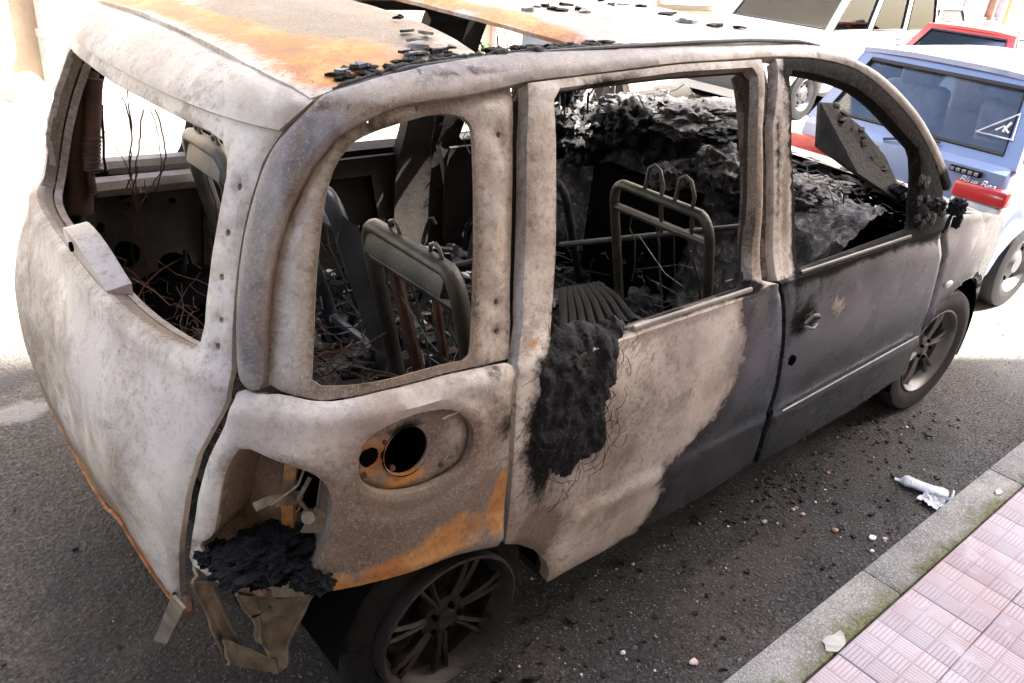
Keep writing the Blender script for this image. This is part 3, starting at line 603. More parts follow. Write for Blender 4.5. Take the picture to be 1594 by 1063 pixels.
# --- tailgate
half = [(.735,1.440),(.709,1.396),(.697,1.328),(.690,1.259),(.686,1.201),(.683,1.141),(.684,1.051),(.684,.993),(.675,.955),(.648,.887),(.629,.836),(.613,.749),(.597,.655),(.563,.514),(.540,.42),(.529,.350),(.485,.362),(.41,.405),(.315,.468),(.26,.455),(.20,.424),(.1,.42),(0,.424)]
BOT = [(-.57,.50),(-.54,.43),(-.45,.452),(-.3,.458),(-.15,.452),(0,.424),(.1,.42),(.2,.424),(.26,.455),(.315,.468),(.41,.405),(.485,.362),(.529,.350)]
tg_out = [(0, 1.50), (.4, 1.495), (.62, 1.487), (.758, 1.472)] + half + BOT[4:1:-1] + mirror_pts(half[:11]) + [(-.758, 1.472), (-.62, 1.487), (-.4, 1.495)]
oh = [(0,1.418),(.252,1.423),(.435,1.422),(.53,1.420),(.58,1.412),(.608,1.39),(.619,1.355),(.62,1.31),(.618,1.24),(.613,1.15),(.611,1.08),(.603,1.045),(.58,1.022),(.50,1.016),(.36,1.012),(.18,1.012),(0,1.012)]
tg_open = oh + mirror_pts(oh[1:-1])
HOLES = [(.652,1.262), (.648,1.18), (.650,1.05), (.662,1.345), (.655,1.10)]
def circ(c, r, n=28): return [(c[0] + r*math.cos(i/n*2*math.pi), c[1] + r*math.sin(i/n*2*math.pi)) for i in range(n)]
def tg_shape(x, z, d):
    o = -.004*math.exp(-((d-.024)/.006)**2) if 1.03 < z < 1.43 else 0.0
    if z < 1.03: o += .012 * math.exp(-((z - .985 - .0*x) / .012)**2)                 # lip under the glass
    o += -.012 * math.exp(-(((x-.02)/.30)**2 + ((z-.70)/.10)**2)**3) * .7             # number plate recess
    o += .007*math.sin(x*9+z*7) * math.exp(-((z-.7)/.25)**2)                          # heat buckles
    o += -.02*math.exp(-(((x+.60)/.05)**2 + ((z-1.08)/.05)**2))
    zb_ = lerp_tab(BOT, x) if x > -.57 else .3
    if z < zb_ + .012: o += -.006
    return o
tg_attr0 = blobs({'tan': .0, 'grey': -.12}, [('tan', -.25, .62, .30, .34, .52), ('tan', .12, .60, .10, .18, .35), ('tan', .40, .62, .10, .2, .3), ('tan', .30, .55, .16, .25, .22), ('tan', .1, .42, .5, .10, .35), ('tan', -.45, .8, .2, .25, .35), ('tan', -.05, .85, .25, .1, .25), ('tan', .45, .8, .12, .2, .12), ('tan', .0, 1.0, .5, .02, .25), ('tan', .35, .38, .2, .06, .35)])
def tg_attr(x, z):
    d = tg_attr0(x, z); k = max(0, min(1, (lerp_tab(BOT, x) + .040 + .030*noise.noise(Vector((x*8, 0, 0))) - z)/.016)) * max(0, min(1, (.50-x)/.10)); d['rust'] = d.get('rust', 0) + 1.1*k; d['tan'] += .5*max(0, min(1, (lerp_tab(BOT, x) + .13 - z)/.12))*max(0, min(1, (.45-x)/.2)); return d
tailgate = sheet('tailgate', tg_out, [tg_open] + [circ((a*s_, b_), .0065, 8) for a, b_ in HOLES for s_ in (1, -1)], B, car, th=.016, step=.022, warp=.004, attr=tg_attr, shape=tg_shape, bulge=(.007, .02), label='ash-white tailgate with an empty window opening')
# inner frame of the tailgate, deep enough to show beside the opening
grow = [(x*1.04, 1.215 + (z-1.215)*1.13) for x, z in tg_open]
sheet('tailgate_inner_frame', rounded(grow, 1), [tg_open], B, tailgate, off=-.0455, th=.02, step=.03, warp=.002, attr=blobs({'tan': .15, 'soot': -.1}, []))
wall('window_return', tg_open, -.0165, -.0455, B, tailgate)
hem = [surf(x, z + .002, BODY_W, -.002) for x, z in resample(BOT[::-1], .02, False)]
MB().tube([(p[0], p[1] + .004*noise.noise(Vector((p[1]*15, 0, 0))), p[2] + .004*noise.noise(Vector((p[1]*22, 4, 0)))) for p in hem], .0055, 8).build('rusty_hem', plain('orange_rust', (.25, .10, .034), .85, 0, .75, 30, .5, 60), tailgate)
# spoiler strip above the window, up to the roof
rr = [(.808,1.507),(.77,1.516),(.728,1.524),(.62,1.536),(.531,1.543),(.403,1.550),(.25,1.554),(.12,1.556),(0,1.556)]
sp_out = [(.742,1.449)] + rr + mirror_pts(rr[:-1]) + [(-.742,1.449),(-.6,1.448),(-.4,1.448),(-.2,1.448),(0,1.448),(.2,1.448),(.4,1.449),(.6,1.449)]
def sp_off(x, z):
    t = max(0, min(1, (z-1.448)/.1)); return .026*(1-t)**.7*(1-.35*abs(x)/.74)
sheet('spoiler', sp_out, [], B, tailgate, off=sp_off, th=.02, step=.02, bulge=(.010, .03), warp=.003, attr=blobs({'tan': -.40, 'grey': -.45}, [('grey', .55, 1.50, .2, .03, .3), ('tan', .0, 1.45, .7, .012, .2), ('soot', .7, 1.45, .08, .015, .25)]))
# wiper motor cover standing on the tailgate lip
pv = [(.02, .035), (.05, .056), (.09, .067), (.14, .071), (.19, .069), (.235, .060), (.275, .042), (.31, .020), (.345, .004)]
base = Vector(surf(-.118, 1.012, BODY_W, -.004)); dirn = Vector((-.02, -.99, 0)).normalized(); mb = MB()
mb.plate([base + dirn*(x*1.0) + Vector((.012 - .25*max(0, z), 0, z)) for x, z in [(0, -.03)] + pv + [(.345, -.03)]], -.055)
wm = mb.build('wiper_motor_cover', B, tailgate, 30)
a_ = wm.data.attributes.new('burn', 'FLOAT', 'POINT'); a_.data.foreach_set('value', [1.0]*len(wm.data.vertices))
mb = MB(); cc = base + dirn*.13 + Vector((-.002, 0, .036)); mb.tube([cc, cc + Vector((-.006, 0, 0))], .012, 16); mb.build('spindle', M['black'], wm)
# flap torn loose at the lower right corner
mb = MB(); F = PT['flap']; mb.plate([F[0], F[1], F[2], F[3]], .006); mb.tube([Vector(surf(.50, .37, BODY_W, -.005)), F[0], F[3]], .005, 6); fl = mb.build('torn_flap', M['zinc'], tailgate)
# --- roof
for mir in (False, True): sheet('corner_filler', [(.66,1.38),(.70,1.50),(.82,1.535),(.87,1.51),(.80,1.38)], [], M['inner'], car, off=-.035, th=.01, step=.03, mirror=mir)  # dark filler added so no background light peeks through the corner gap
def roof_edge(X): return lerp_tab([(.30,1.49),(.40,1.51),(.6,1.560),(.75,1.573),(.9,1.581),(1.1,1.589),(1.45,1.599),(1.75,1.603),(2.0,1.597),(2.12,1.580),(2.25,1.552),(2.4,1.51)], X)
def roof_mid(X): return lerp_tab([(.30,1.545),(.34,1.556),(.5,1.583),(.7,1.602),(.9,1.611),(1.2,1.618),(1.6,1.622),(2.0,1.617),(2.15,1.598),(2.3,1.56)], X)
def roof_z(X, Y):
    t = min(1, abs(Y)/.646); return roof_mid(X) + (roof_edge(X)-roof_mid(X)) * t**2.6
def roof_rear(Y):
    best = None
    for k in range(0, 82):
        s_ = k*.01; z_ = lerp_tab([(0,1.556),(.12,1.556),(.25,1.554),(.403,1.550),(.531,1.543),(.62,1.536),(.728,1.524),(.77,1.516),(.81,1.507)], s_); p = surf(s_, z_, BODY_W)
        if best is None or abs(abs(p[1])-abs(Y)) < best[0]: best = (abs(abs(p[1])-abs(Y)), p)
    return best[1]
def roof_piece(name, xf, xb, sag_f=None, rear=False, label=None, spots=()):
    nu, nv = 56, 44; vs = []; fs = []; top = []; at = {'burn': [], 'rust': [], 'soot': [], 'tan': [], 'grey': []}
    for j in range(nu+1):
        Y = -.640 + 1.28*j/nu; p0 = roof_rear(Y) if rear else None
        X0 = p0[0] if rear else xf(Y); X1 = xb(Y)
        for i in range(nv+1):
            t = i/nv; X = X0 + (X1-X0)*t; Z = roof_z(X, Y)
            if rear: Z += (p0[2] - roof_z(X0, Y)) * max(0, 1 - (X-X0)/.22)
            if sag_f: Z += sag_f(X, Y, X0, X1)
            Z += .0035*noise.noise(Vector((X*5, Y*5, 2))) + .0012*noise.noise(Vector((X*17, Y*17, 2)))
            top.append((X, Y, Z))
            d = {'burn': 1.0, 'tan': .16, 'rust': -.03, 'soot': -.2, 'grey': -.1}
            for k, a, b_, ra, rb, am in spots:
                q = ((X-a)/ra)**2 + ((Y-b_)/rb)**2
                if q < 5: d[k] = d.get(k, 0) + am*math.exp(-1.4*q)
            for k in at: at[k].append(d.get(k, 0))
    m = len(top); vs = top + [(x, y, z-.010) for x, y, z in top]; w = nv+1
    for j in range(nu):
        for i in range(nv): a = j*w+i; fs.append((a, a+1, a+w+1, a+w)); fs.append((a+m+w, a+w+1+m, a+1+m, a+m))
    ring = [j*w for j in range(nu+1)] + [nu*w+i for i in range(1, nv+1)] + [j*w+nv for j in range(nu-1, -1, -1)] + [i for i in range(nv-1, 0, -1)]
    for a, b_ in zip(ring, ring[1:]+ring[:1]): fs.append((b_, a, a+m, b_+m))
    # outward check not needed: closed sheet
    return link(name, vs, [f[::-1] for f in fs], B, car, 40, {k: v*2 for k, v in at.items()}, label)
rear_roof = roof_piece('roof_panel', None, lambda Y: .865 - .075*(abs(Y)/.64)**2, lambda X, Y, a, b: -.004*((X-a)/(b-a))**3, True, 'rear roof panel, pale with rust-orange rear corners',
    [('rust', .52, -.50, .16, .14, .95), ('rust', .44, -.28, .09, .22, .75), ('rust', .40, .15, .07, .3, .7), ('rust', .50, .45, .14, .2, .7), ('tan', .62, -.2, .25, .45, .5), ('grey', .68, -.1, .12, .22, .75), ('tan', .75, .2, .2, .4, .4), ('rust', .43, -.05, .07, .18, .42), ('rust', .42, .35, .08, .22, .75), ('rust', .52, -.60, .16, .06, .5), ('tan', .62, -.15, .2, .3, .5), ('soot', .66, -.05, .10, .15, .22), ('tan', .75, -.3, .1, .3, .3)])
front_roof = roof_piece('roof_panel', lambda Y: 1.115 + .09*((Y+.15)/.6)**2, lambda Y: 2.16 - .10*(abs(Y)/.64)**2, lambda X, Y, a, b: -.022*max(0, 1-(X-a)/.10)**2, False, 'front roof panel with a rust-orange rear lip',
    [('rust', 1.16, y_, .07, .16, .75) for y_ in (-.5, -.25, 0, .25, .5)] + [('rust', 1.28, -.2, .12, .2, .35), ('tan', 1.5, -.3, .3, .3, .25)])
# --- roof rail with the rear pillar, right and mirrored left
rail_out = T['rail_top'] + T['rail_bot'] + T['rail_left']
rail_attr = blobs({'tan': .05, 'grey': .52}, [('soot', 3.52, 1.12, .10, .09, .9), ('soot', 3.30, 1.30, .25, .015, .0), ('tan', 3.1, 1.45, .3, .1, -.4), ('soot', 1.35, 1.555, .25, .012, .5), ('soot', .86, 1.5, .10, .03, .35), ('tan', .735, 1.2, .03, .3, .35), ('soot', .74, 1.08, .04, .05, .30), ('tan', 1.6, 1.57, .4, .02, .25), ('grey', .85, 1.42, .10, .10, .45), ('grey', .73, 1.1, .05, .1, .4), ('grey', 2.4, 1.58, .3, .04, -.4), ('tan', 1.1, 1.50, .5, .015, .5), ('tan', .80, 1.40, .03, .12, .5), ('grey', 1.3, 1.56, .4, .03, .3)])
rail_attr_l = blobs({'tan': .1, 'soot': .25}, [])
for mir in (False, True):
    sheet('roof_rail', rounded(rail_out, 2, .03), [], B, car, off=.004, th=.03, step=.011, bulge=(.007, .013), warp=.001, mirror=mir, attr=rail_attr_l if mir else rail_attr)
# black residue of the roof strip
mb = MB(); rs = random.Random(2); px_ = [.44 + .006*i for i in range(150)]
mb.tube([(X, -.643 + .004*noise.noise(Vector((X*25, 0, 0))), roof_z(X, -.64) + .001) for X in px_], [max(.0012, (.0075 + .009*noise.noise(Vector((X*22, 1, 0))) + .005*noise.noise(Vector((X*70, 3, 0))))*min(1, (1.36-X)*2.5)) for X in px_], 7)
for k in range(60):
    t = rs.random(); X = .46 + .75*t; z = roof_z(X, -.62) + .003; vs, fs = lump((X, -.630 + abs(rs.gauss(0, .016)), z), (rs.uniform(.006, .022), rs.uniform(.004, .010), rs.uniform(.0015, .006)), k, .6, 2, 3, False); mb.add(vs, fs)
mb.build('roof_strip_residue', M['charlump'], car, 70, kind='stuff')
path = [(X, -.650, roof_z(X, -.64) - .002) for X in [.42 + .06*i for i in range(29)]]
MB().tube(path, .0055, 8).build('roof_seam', M['rubber'], car)
# --- window surround of the quarter light (recessed), right and left
rb = T['rail_bot']; i0 = 14
fl = [(x, z+.006) for x, z in rb[i0:]][:-1] + [(.752, .997)] + [(x, z) for x, z in reversed(T['fl_bot'])] + list(reversed(T['fl_out']))
fl_attr = blobs({'tan': .26, 'grey': .10}, [('rust', .82, 1.02, .05, .05, .3), ('tan', 1.38, 1.1, .06, .4, -.1), ('soot', .79, 1.25, .02, .15, .2), ('tan', 1.36, 1.35, .05, .2, -.15), ('soot', 1.0, 1.475, .15, .02, .2)])
for mir in (False, True):
    ws = sheet('window_surround', fl, [rounded(T['q_open'], 1)] + ([] if mir else [circ(q_, .006, 8) for q_ in ((1.40, 1.44), (1.352, 1.10), (1.345, 1.04), (.985, 1.487), (1.18, 1.503))]), B, car, off=-.016, th=.045 if mir else .012, step=.02, bulge=(.004, .009), warp=.003, mirror=mir, attr=blobs({'tan': .3, 'soot': .55}, []) if mir else fl_attr, edge=(.42, .45, .018),
        shape=lambda x, z, d: -.007*max(0, min(1, (.034-d)/.006)) - .005*math.exp(-((d-.052)/.006)**2))
# --- rear quarter panel
fill = T['filler']; fc = (sum(p[0] for p in fill)/len(fill), sum(p[1] for p in fill)/len(fill))
q_attr = blobs({'tan': .46, 'grey': .20}, [('tan', .95, .95, .28, .07, -.75), ('tan', .75, .92, .12, .07, -.75), ('tan', 1.25, .94, .15, .05, -.35), ('tan', .68, .75, .04, .2, -.5), ('tan', 1.0, .65, .35, .13, .25), ('rust', 1.20, .60, .13, .07, .72), ('rust', 1.325, .64, .035, .15, .80), ('rust', 1.10, .57, .14, .04, .5), ('rust', 1.0, .555, .10, .05, .42), ('rust', .70, .54, .06, .015, .5), ('soot', 1.30, .97, .05, .03, .5), ('soot', 1.05, .60, .08, .05, .15), ('rust', .93, .575, .035, .04, .42), ('rust', .98, .54, .4, .012, .5), ('soot', 1.33, .84, .05, .06, .62), ('tan', .64, .7, .03, .3, -.5), ('tan', .66, .55, .1, .03, -.3), ('soot', 1.05, 1.0, .3, .012, .25), ('rust', .955, .84, .02, .05, .5)])
def q_shape(x, z, d):
    o = .010*math.exp(-((z-.952-.02*(x-1))/.022)**2)
    q = math.hypot((x-fc[0])/.185, (z-fc[1])/.125); o += -.006*math.exp(-((q-1)/.12)**2)
    if z < .60: o += .010*max(0, (.60-z)/.08)
    return o
quarter = sheet('quarter_panel', rounded(T['q_low'], 1), [rounded(T['lamp'], 1), rounded(fill, 1)], B, car, th=.014, step=.018, bulge=(.008, .02), warp=.003, attr=q_attr, shape=q_shape)
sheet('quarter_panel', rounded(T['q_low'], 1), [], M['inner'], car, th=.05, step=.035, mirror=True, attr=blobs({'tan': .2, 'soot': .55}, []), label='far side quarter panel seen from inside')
# lamp housing: tan back wall, side walls, opening with the bulb holder
lampP = rounded(T['lamp'], 1); wall('lamp_housing', lampP, -.0145, -.16, B, quarter)
back = [(.64,.56),(.66,.88),(.80,.90),(.80,.58)]
sheet('lamp_housing_back', back, [], B, quarter, off=-.13, th=.006, step=.03, attr=blobs({'tan': .75}, []), warp=.004)
sheet('lamp_housing_post', [(.79,.58),(.79,.90),(.825,.90),(.825,.58)], [], B, quarter, off=-.10, th=.03, step=.03, attr=blobs({'tan': .6, 'rust': .55}, []))
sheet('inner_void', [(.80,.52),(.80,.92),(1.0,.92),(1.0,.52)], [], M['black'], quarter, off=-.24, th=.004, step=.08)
mb = MB(); mb.add(*lump(surf(.775, .598, BODY_W, -.055), (.115, .075, .042), 3, .34, 4.2, 6))
for k in range(14):
    rs_ = random.Random(k+40); s_ = rs_.uniform(.65, .895); mb.add(*lump(surf(s_, .597 - .012*abs(s_-.78)/.1 + rs_.uniform(-.012, .012), BODY_W, rs_.uniform(-.03, .010)), (.034, .028, .026), k+9, .42, 3.2, 5))
mb.add(*lump(surf(.868, .578, BODY_W, .004), (.022, .018, .03), 77, .5, 2, 3))
mb.build('melted_lamp_residue', M['charlump'], quarter, 60)
mb = MB(); bp = Vector(surf(.868, .70, BODY_W, -.07))
mb.plate([bp + Vector(v) for v in ((-.022,-.01,-.03), (.02,-.02,-.045), (.034,-.02,.0), (.012,-.01,.02))], .006)
mb.tube([bp, bp + Vector((-.01,-.02,.01))], .014, 12); mb.tube([bp + Vector((0,0,.01)), bp + Vector((-.02,0,.05)), bp + Vector((.012,.01,.085))], .005, 6); mb.box(bp + Vector((-.03, .03, .035)), (.06, .02, .02), Matrix.Rotation(.3, 3, 'Y'))
mb.tube([bp + Vector((-.10, .03, .045)), bp + Vector((-.06, .03, .05)), bp + Vector((-.02, .03, .04))], .010, 10); mb.tube([bp + Vector((.02,0,.0)), bp + Vector((.05,.03,.07)), bp + Vector((.03,.05,.12))], .003, 6); mb.tube([bp + Vector((-.08,.0,.06)), bp + Vector((-.02,0,.085)), bp + Vector((.02,.02,.14)), bp + Vector((.05,.02,.145))], .0025, 6)
mb.build('bulb_holder', M['zinc'], quarter)
# fuel filler recess
fP = rounded(fill, 1); wall('filler_wall', fP, -.0145, -.028, B, quarter)
c1, c2 = T['fillc'][0], T['fillc'][1]; r1 = T['fillc'][2][0] - c1[0]; r2 = .020
sheet('filler_floor', [(fc[0]+(x-fc[0])*1.03, fc[1]+(z-fc[1])*1.03) for x, z in fP], [circ(c1, abs(r1)), circ(c2, r2)], B, quarter, off=-.026, th=.005, step=.014, bulge=(.006, .010), attr=blobs({'tan': .62}, [('rust', c2[0]+.01, c2[1], .06, .06, 1.0), ('soot', c1[0]-.02, c1[1]+.05, .05, .03, .4), ('rust', c1[0]+.0, c1[1]-.055, .08, .025, .6), ('rust', c1[0], c1[1]-.07, .06, .02, .55), ('soot', c1[0]+.0, c1[1]+.06, .10, .02, .35), ('tan', c1[0]+.12, c1[1], .04, .08, -.3), ('rust', c1[0]+.06, c1[1]+.05, .03, .02, .4)]))
mb = MB(); p0 = Vector(surf(c1[0], c1[1], BODY_W, -.03)); mb.tube([p0 + Vector((0, -.0, 0)), p0 + Vector((0, .13, -.02))], abs(r1)*1.06, 28, cap=False)
mb.tube([p0 + Vector((0, .13, -.02)), p0 + Vector((0, .132, -.02))], abs(r1)*1.06, 28); p0 = Vector(surf(c2[0], c2[1], BODY_W, -.03)); mb.tube([p0, p0 + Vector((0, .05, 0))], r2*1.1, 16); mb.build('filler_neck', M['black'], quarter)
mb = MB()
for s_, z_ in ((c2[0]-.012, c2[1]-.035), (c2[0]+.03, c2[1]+.03), (c2[0]+.052, c2[1]-.035), (c1[0]+.085, c1[1]-.06)): mb.tube([surf(s_, z_, BODY_W, -.03), surf(s_, z_, BODY_W, -.0225)], .006, 10)
mb.build('rivet', M['rustwire'], quarter, kind='stuff')
q0 = Vector(surf(c1[0]+.09, c1[1]+.0, BODY_W, -.018)); MB().tube([q0+Vector((-.01,0,.055)), q0+Vector((-.012,0,.06)), q0+Vector((.03,0,.065))], .003, 6).tube([q0+Vector((0,0,-.05)), q0+Vector((.025,-.006,-.01)), q0+Vector((.03,-.004,-.05)), q0+Vector((.005,0,-.053))], .0025, 6).build('spring_clip', M['zinc'], quarter, kind='stuff')
# --- doors
def rd_burn(x, z):
    poly = T['burn']; full = [(1.2, 1.0), (2.2, 1.0)] + poly + [(1.7, .05), (1.2, .05)]
    d = seg_dist(x, z, poly, False); s_ = 1 if in_poly(x, z, full) else -1
    v = .5 + s_*min(.5, d*2.6)
    if z > .957 or (x > 2.15 and z > .93): v = max(v, .5 + min(.5, (z-.955)*30)) if z > .955 else v
    return max(0, min(1, v))
rd_attr = blobs({'tan': .03, 'grey': .12}, [('soot', 1.45, .80, .10, .16, .85), ('soot', 1.44, .62, .10, .12, .55), ('tan', 1.48, .45, .12, .16, .9), ('tan', 1.75, .75, .3, .12, .22), ('tan', 1.7, .68, .22, .22, .18), ('soot', 1.55, .50, .10, .06, .15), ('tan', 1.47, 1.3, .06, .3, .25), ('grey', 2.2, .75, .08, .15, .35), ('grey', 2.3, .9, .05, .06, .5), ('tan', 1.75, .55, .1, .2, .3), ('tan', 1.9, 1.54, .5, .02, .2), ('rust', 1.42, 1.0, .05, .02, .6), ('soot', 2.30, 1.2, .018, .5, -.2), ('tan', 2.30, 1.2, .03, .4, .6), ('soot', 2.25, .965, .10, .02, .9), ('soot', 1.9, .962, .4, .008, .4), ('soot', 1.5, .95, .12, .04, .6), ('soot', 1.9, .30, .5, .03, .1)], rd_burn)
def door_shape(x, z, d):
    o = -.0035*math.exp(-((d-.026)/.005)**2) if z > .985 else 0
    o += .0075*(1/(1+math.exp((z-.462)/.0022)) - 1/(1+math.exp((z-.405)/.008))) if 1.60 < x < 3.60 and z < .6 else 0       # rubbing strip pressing
    o += .010*math.exp(-((z-.955)/.012)**2) if z < .99 else 0
    return o
rdo = rounded(T['rd_open'], 1)
rear_door = sheet('rear_door', T['rd'], [rdo], B, car, th=.035, step=.02, bulge=(.0045, .010), warp=.0015, attr=rd_attr, shape=door_shape, edge=(.62, .35, .020), label='rear door, half burnt bare and half sooty grey paint')
wall('window_return', rdo, -.0355, -.05, M['inner'], rear_door)
def fd_burn(x, z):
    v = .0
    if z > .955: v = max(v, min(1, .5 + (z-.96)*30))
    for a, b_, ra, rz in ((2.765, .795, .045, .03), (2.74, .815, .02, .03)):
        q = math.hypot((x-a)/ra, (z-b_)/rz); v = max(v, min(.56, .50 + (1-q)*.08))
    return v
fd_attr = blobs({'tan': .05, 'grey': .05}, [('soot', 2.49, 1.25, .02, .4, .7), ('soot', 2.40, 1.25, .02, .4, .5), ('soot', 2.80, 1.52, .35, .06, 1.3), ('soot', 3.15, 1.38, .16, .07, 1.1), ('soot', 3.35, 1.22, .2, .15, 1.2), ('soot', 3.40, 1.0, .16, .10, 1.2), ('soot', 2.75, .95, .6, .03, .55), ('soot', 2.55, .80, .10, .07, .75), ('soot', 2.6, .88, .25, .08, .35), ('soot', 3.45, .8, .05, .1, .2), ('tan', 2.44, 1.2, .03, .3, .7)], fd_burn)
fd_attr0 = fd_attr
def fd_attr(x, z):
    d = fd_attr0(x, z)
    if z > .975 and x > 2.50: d['soot'] = d.get('soot', 0) + .75*min(1, (x-2.50)/.08); d['tan'] = d.get('tan', 0) + .3
    return d
front_door = sheet('front_door', T['fd'], [rounded(T['fd_open'], 1)], B, car, th=.035, step=.02, bulge=(.0045, .010), warp=.0006, attr=fd_attr, shape=door_shape, edge=(.95, .2, .035), label='front door in sooty dark grey paint')
wall('window_return', rounded(T['fd_open'], 1), -.0355, -.05, M['char'], front_door)
for mir_name, out, op in (('rear_door', T['rd'], T['rd_open']), ('front_door', T['fd'], T['fd_open'])):
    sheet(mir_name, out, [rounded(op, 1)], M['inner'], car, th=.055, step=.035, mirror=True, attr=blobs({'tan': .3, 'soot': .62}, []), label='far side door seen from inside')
# pillar between the doors
sheet('centre_pillar', [(2.33,.97),(2.35,1.2),(2.34,1.56),(2.42,1.56),(2.42,1.2),(2.43,.97)], [], B, car, off=-.03, th=.06, step=.03, attr=blobs({'tan': .5, 'soot': .45}, []))
sheet('centre_pillar', [(2.16,.25),(2.16,1.55),(2.34,1.55),(2.34,.25)], [], M['inner'], car, off=-.055, th=.05, step=.04, mirror=True, attr=blobs({'tan': .4, 'soot': .45}, []), label='far side pillar')
sheet('rear_pillar', [(1.30,.3),(1.33,.98),(1.40,1.5),(1.52,1.5),(1.46,.98),(1.46,.3)], [], M['inner'], car, off=-.065, th=.05, step=.04, mirror=True, attr=blobs({'tan': .4, 'soot': .45}, []), label='far side pillar')
sheet('rear_pillar', [(1.345,.5),(1.35,.98),(1.44,1.51),(1.49,1.51),(1.43,.98),(1.41,.5)], [], M['inner'], car, off=-.05, th=.03, step=.04)
# belt strip of the front door, door handle, lock, mirror stub, moulding highlights
mb = MB(); mb.tube([surf(2.50 + i*.06, .966, BODY_W, .004) for i in range(13)], .007, 8, flat=.8); mb.build('belt_strip', M['burnt_rail'], front_door)
mb = MB(); mb.tube([surf(1.74 + i*.05, .966, BODY_W, .005) for i in range(11)], .008, 8, flat=.8); mb.build('belt_strip', M['inner_bare'], rear_door)
mb = MB(); mb.add(*lump(surf(2.585, .80, BODY_W, -.002), (.062, .018, .030), 5, .4, 2, 4, False)); hd = mb.build('door_handle', M['charlump'], front_door, 50, label='melted black door handle')
mb = MB(); mb.tube([surf(2.54, .80, BODY_W, .012), surf(2.57, .822, BODY_W, .020), surf(2.60, .818, BODY_W, .020), surf(2.63, .80, BODY_W, .012)], .006, 8); mb.tube([surf(2.54, .79, BODY_W, .010), surf(2.585, .775, BODY_W, .020), surf(2.62, .78, BODY_W, .012)], .005, 8); mb.build('handle_bar', M['burnt_rail'], hd)
mb = MB(); mb.add(*lump(surf(2.545, .665, BODY_W, .002), (.016, .008, .018), 8, .4, 2, 3, False)); mb.build('lock_hole', M['black'], front_door)
mb = MB(); mb.tube([surf(2.58 + i*.048, .4595 + .0018*i, BODY_W, .0105) for i in range(21)], .0028, 6); mb.build('moulding_highlight', plain('pale_moulding_highlight', (.42, .44, .48), .3, .4, .15), front_door)  # pale line painted as the highlight along the rubbing strip
mb = MB(); mb.add(*lump(surf(2.515, .44, BODY_W, .004), (.012, .012, .045), 12, .5, 2, 3, False)); mb.build('moulding_end', M['charlump'], front_door)
mb = MB(); mp = Vector(PT['mirror'][0])
mb.add(*lump(mp, (.032, .028, .032), 21, .40, 3.5, 5, False)); mb.add(*lump(mp + Vector((-.05, .05, .0)), (.045, .026, .024), 24, .4, 3, 4, False)); mb.add(*lump(mp + Vector((.03, -.01, -.055)), (.016, .012, .028), 22, .4, 3, 4, False))
mb.tube([mp + Vector((-.03, 0, -.03)), mp + Vector((-.035, 0, -.075)), mp + Vector((-.05, 0, -.09))], .007, 6); mb.tube([mp + Vector((.01, 0, -.04)), mp + Vector((.02, 0, -.08))], .006, 6)
mb.build('door_mirror', M['charlump'], front_door, 60, label='melted stub of the door mirror')
# sail corner behind the front pillar
mb = MB()
for k in range(12):
    rs_ = random.Random(k+90); s_ = rs_.uniform(3.27, 3.52); z_ = rs_.uniform(.97, 1.0 + (3.55-s_)*.8); mb.add(*lump(surf(s_, z_, BODY_W, -.002), (.026, .007, .02), k+60, .4, 3, 4, False))
mb.build('pillar_char', M['charlump'], front_door, 80, kind='stuff')
# --- front wing
arc = [(3.906 + .362*math.cos(a), .305 + .362*math.sin(a)) for a in [math.radians(d) for d in range(-12, 171, 7)]]
wing = [(3.575, .608), (3.541, .754), (3.533, .845), (3.487, .922), (3.51, .985), (3.55, 1.005), (3.75, .985), (3.95, .95), (4.15, .905), (4.35, .845), (4.5, .78), (4.56, .70), (4.58, .30), (4.45, .22)] + arc + [(3.60, .465)]
for mir in (False, True):
    wg = sheet('front_wing', wing, [], B, car, th=.012, step=.025, bulge=(.008, .02), warp=.001, mirror=mir, attr=blobs({'tan': -.2, 'grey': -.45, 'soot': -.25}, [('soot', 3.56, .95, .10, .06, .7)], lambda x, z: 0.0), shape=lambda x, z, d: .012*math.exp(-((math.hypot(x-3.906, z-.305)-.375)/.016)**2))
    if not mir: MB().add(*lump(surf(3.665, .70, BODY_W, .004), (.035, .008, .016), 31, .08, 1, 3, False)).build('side_repeater', plain('clear_lens', (.55, .53, .5), .25), wg)
# bonnet and nose
nu, nv = 30, 40; vs = []; fs = []
prof = [(2.93, 1.015), (3.1, .985), (3.3, .955), (3.5, .915), (3.7, .86), (3.85, .80), (3.95, .72), (4.0, .62), (4.0, .45), (3.97, .25)]
L = [0]
for a, b_ in zip(prof, prof[1:]): L.append(L[-1] + math.hypot(b_[0]-a[0], b_[1]-a[1]))
for i in range(nv+1):
    d = L[-1]*i/nv; X = lerp_tab(list(zip(L, [p[0] for p in prof])), d); Z = lerp_tab(list(zip(L, [p[1] for p in prof])), d)
    w = .93*tab_at(FRONT, min(X, 3.93)) - .035
    for j in range(nu+1):
        t = -1 + 2*j/nu; vs.append((X - .16*abs(t)**2.5*(i/nv), w*t, Z + .035*(1-t*t)))
for i in range(nv):
    for j in range(nu): a = i*(nu+1)+j; fs.append((a, a+1, a+nu+2, a+nu+1))
at = {'burn': [.75 if v[0] < 3.35 else .0 for v in vs], 'soot': [.45 if v[0] < 3.3 else -.2 for v in vs], 'rust': [0.0]*len(vs), 'tan': [.2]*len(vs)}
link('bonnet', vs, fs, B, car, 50, at)
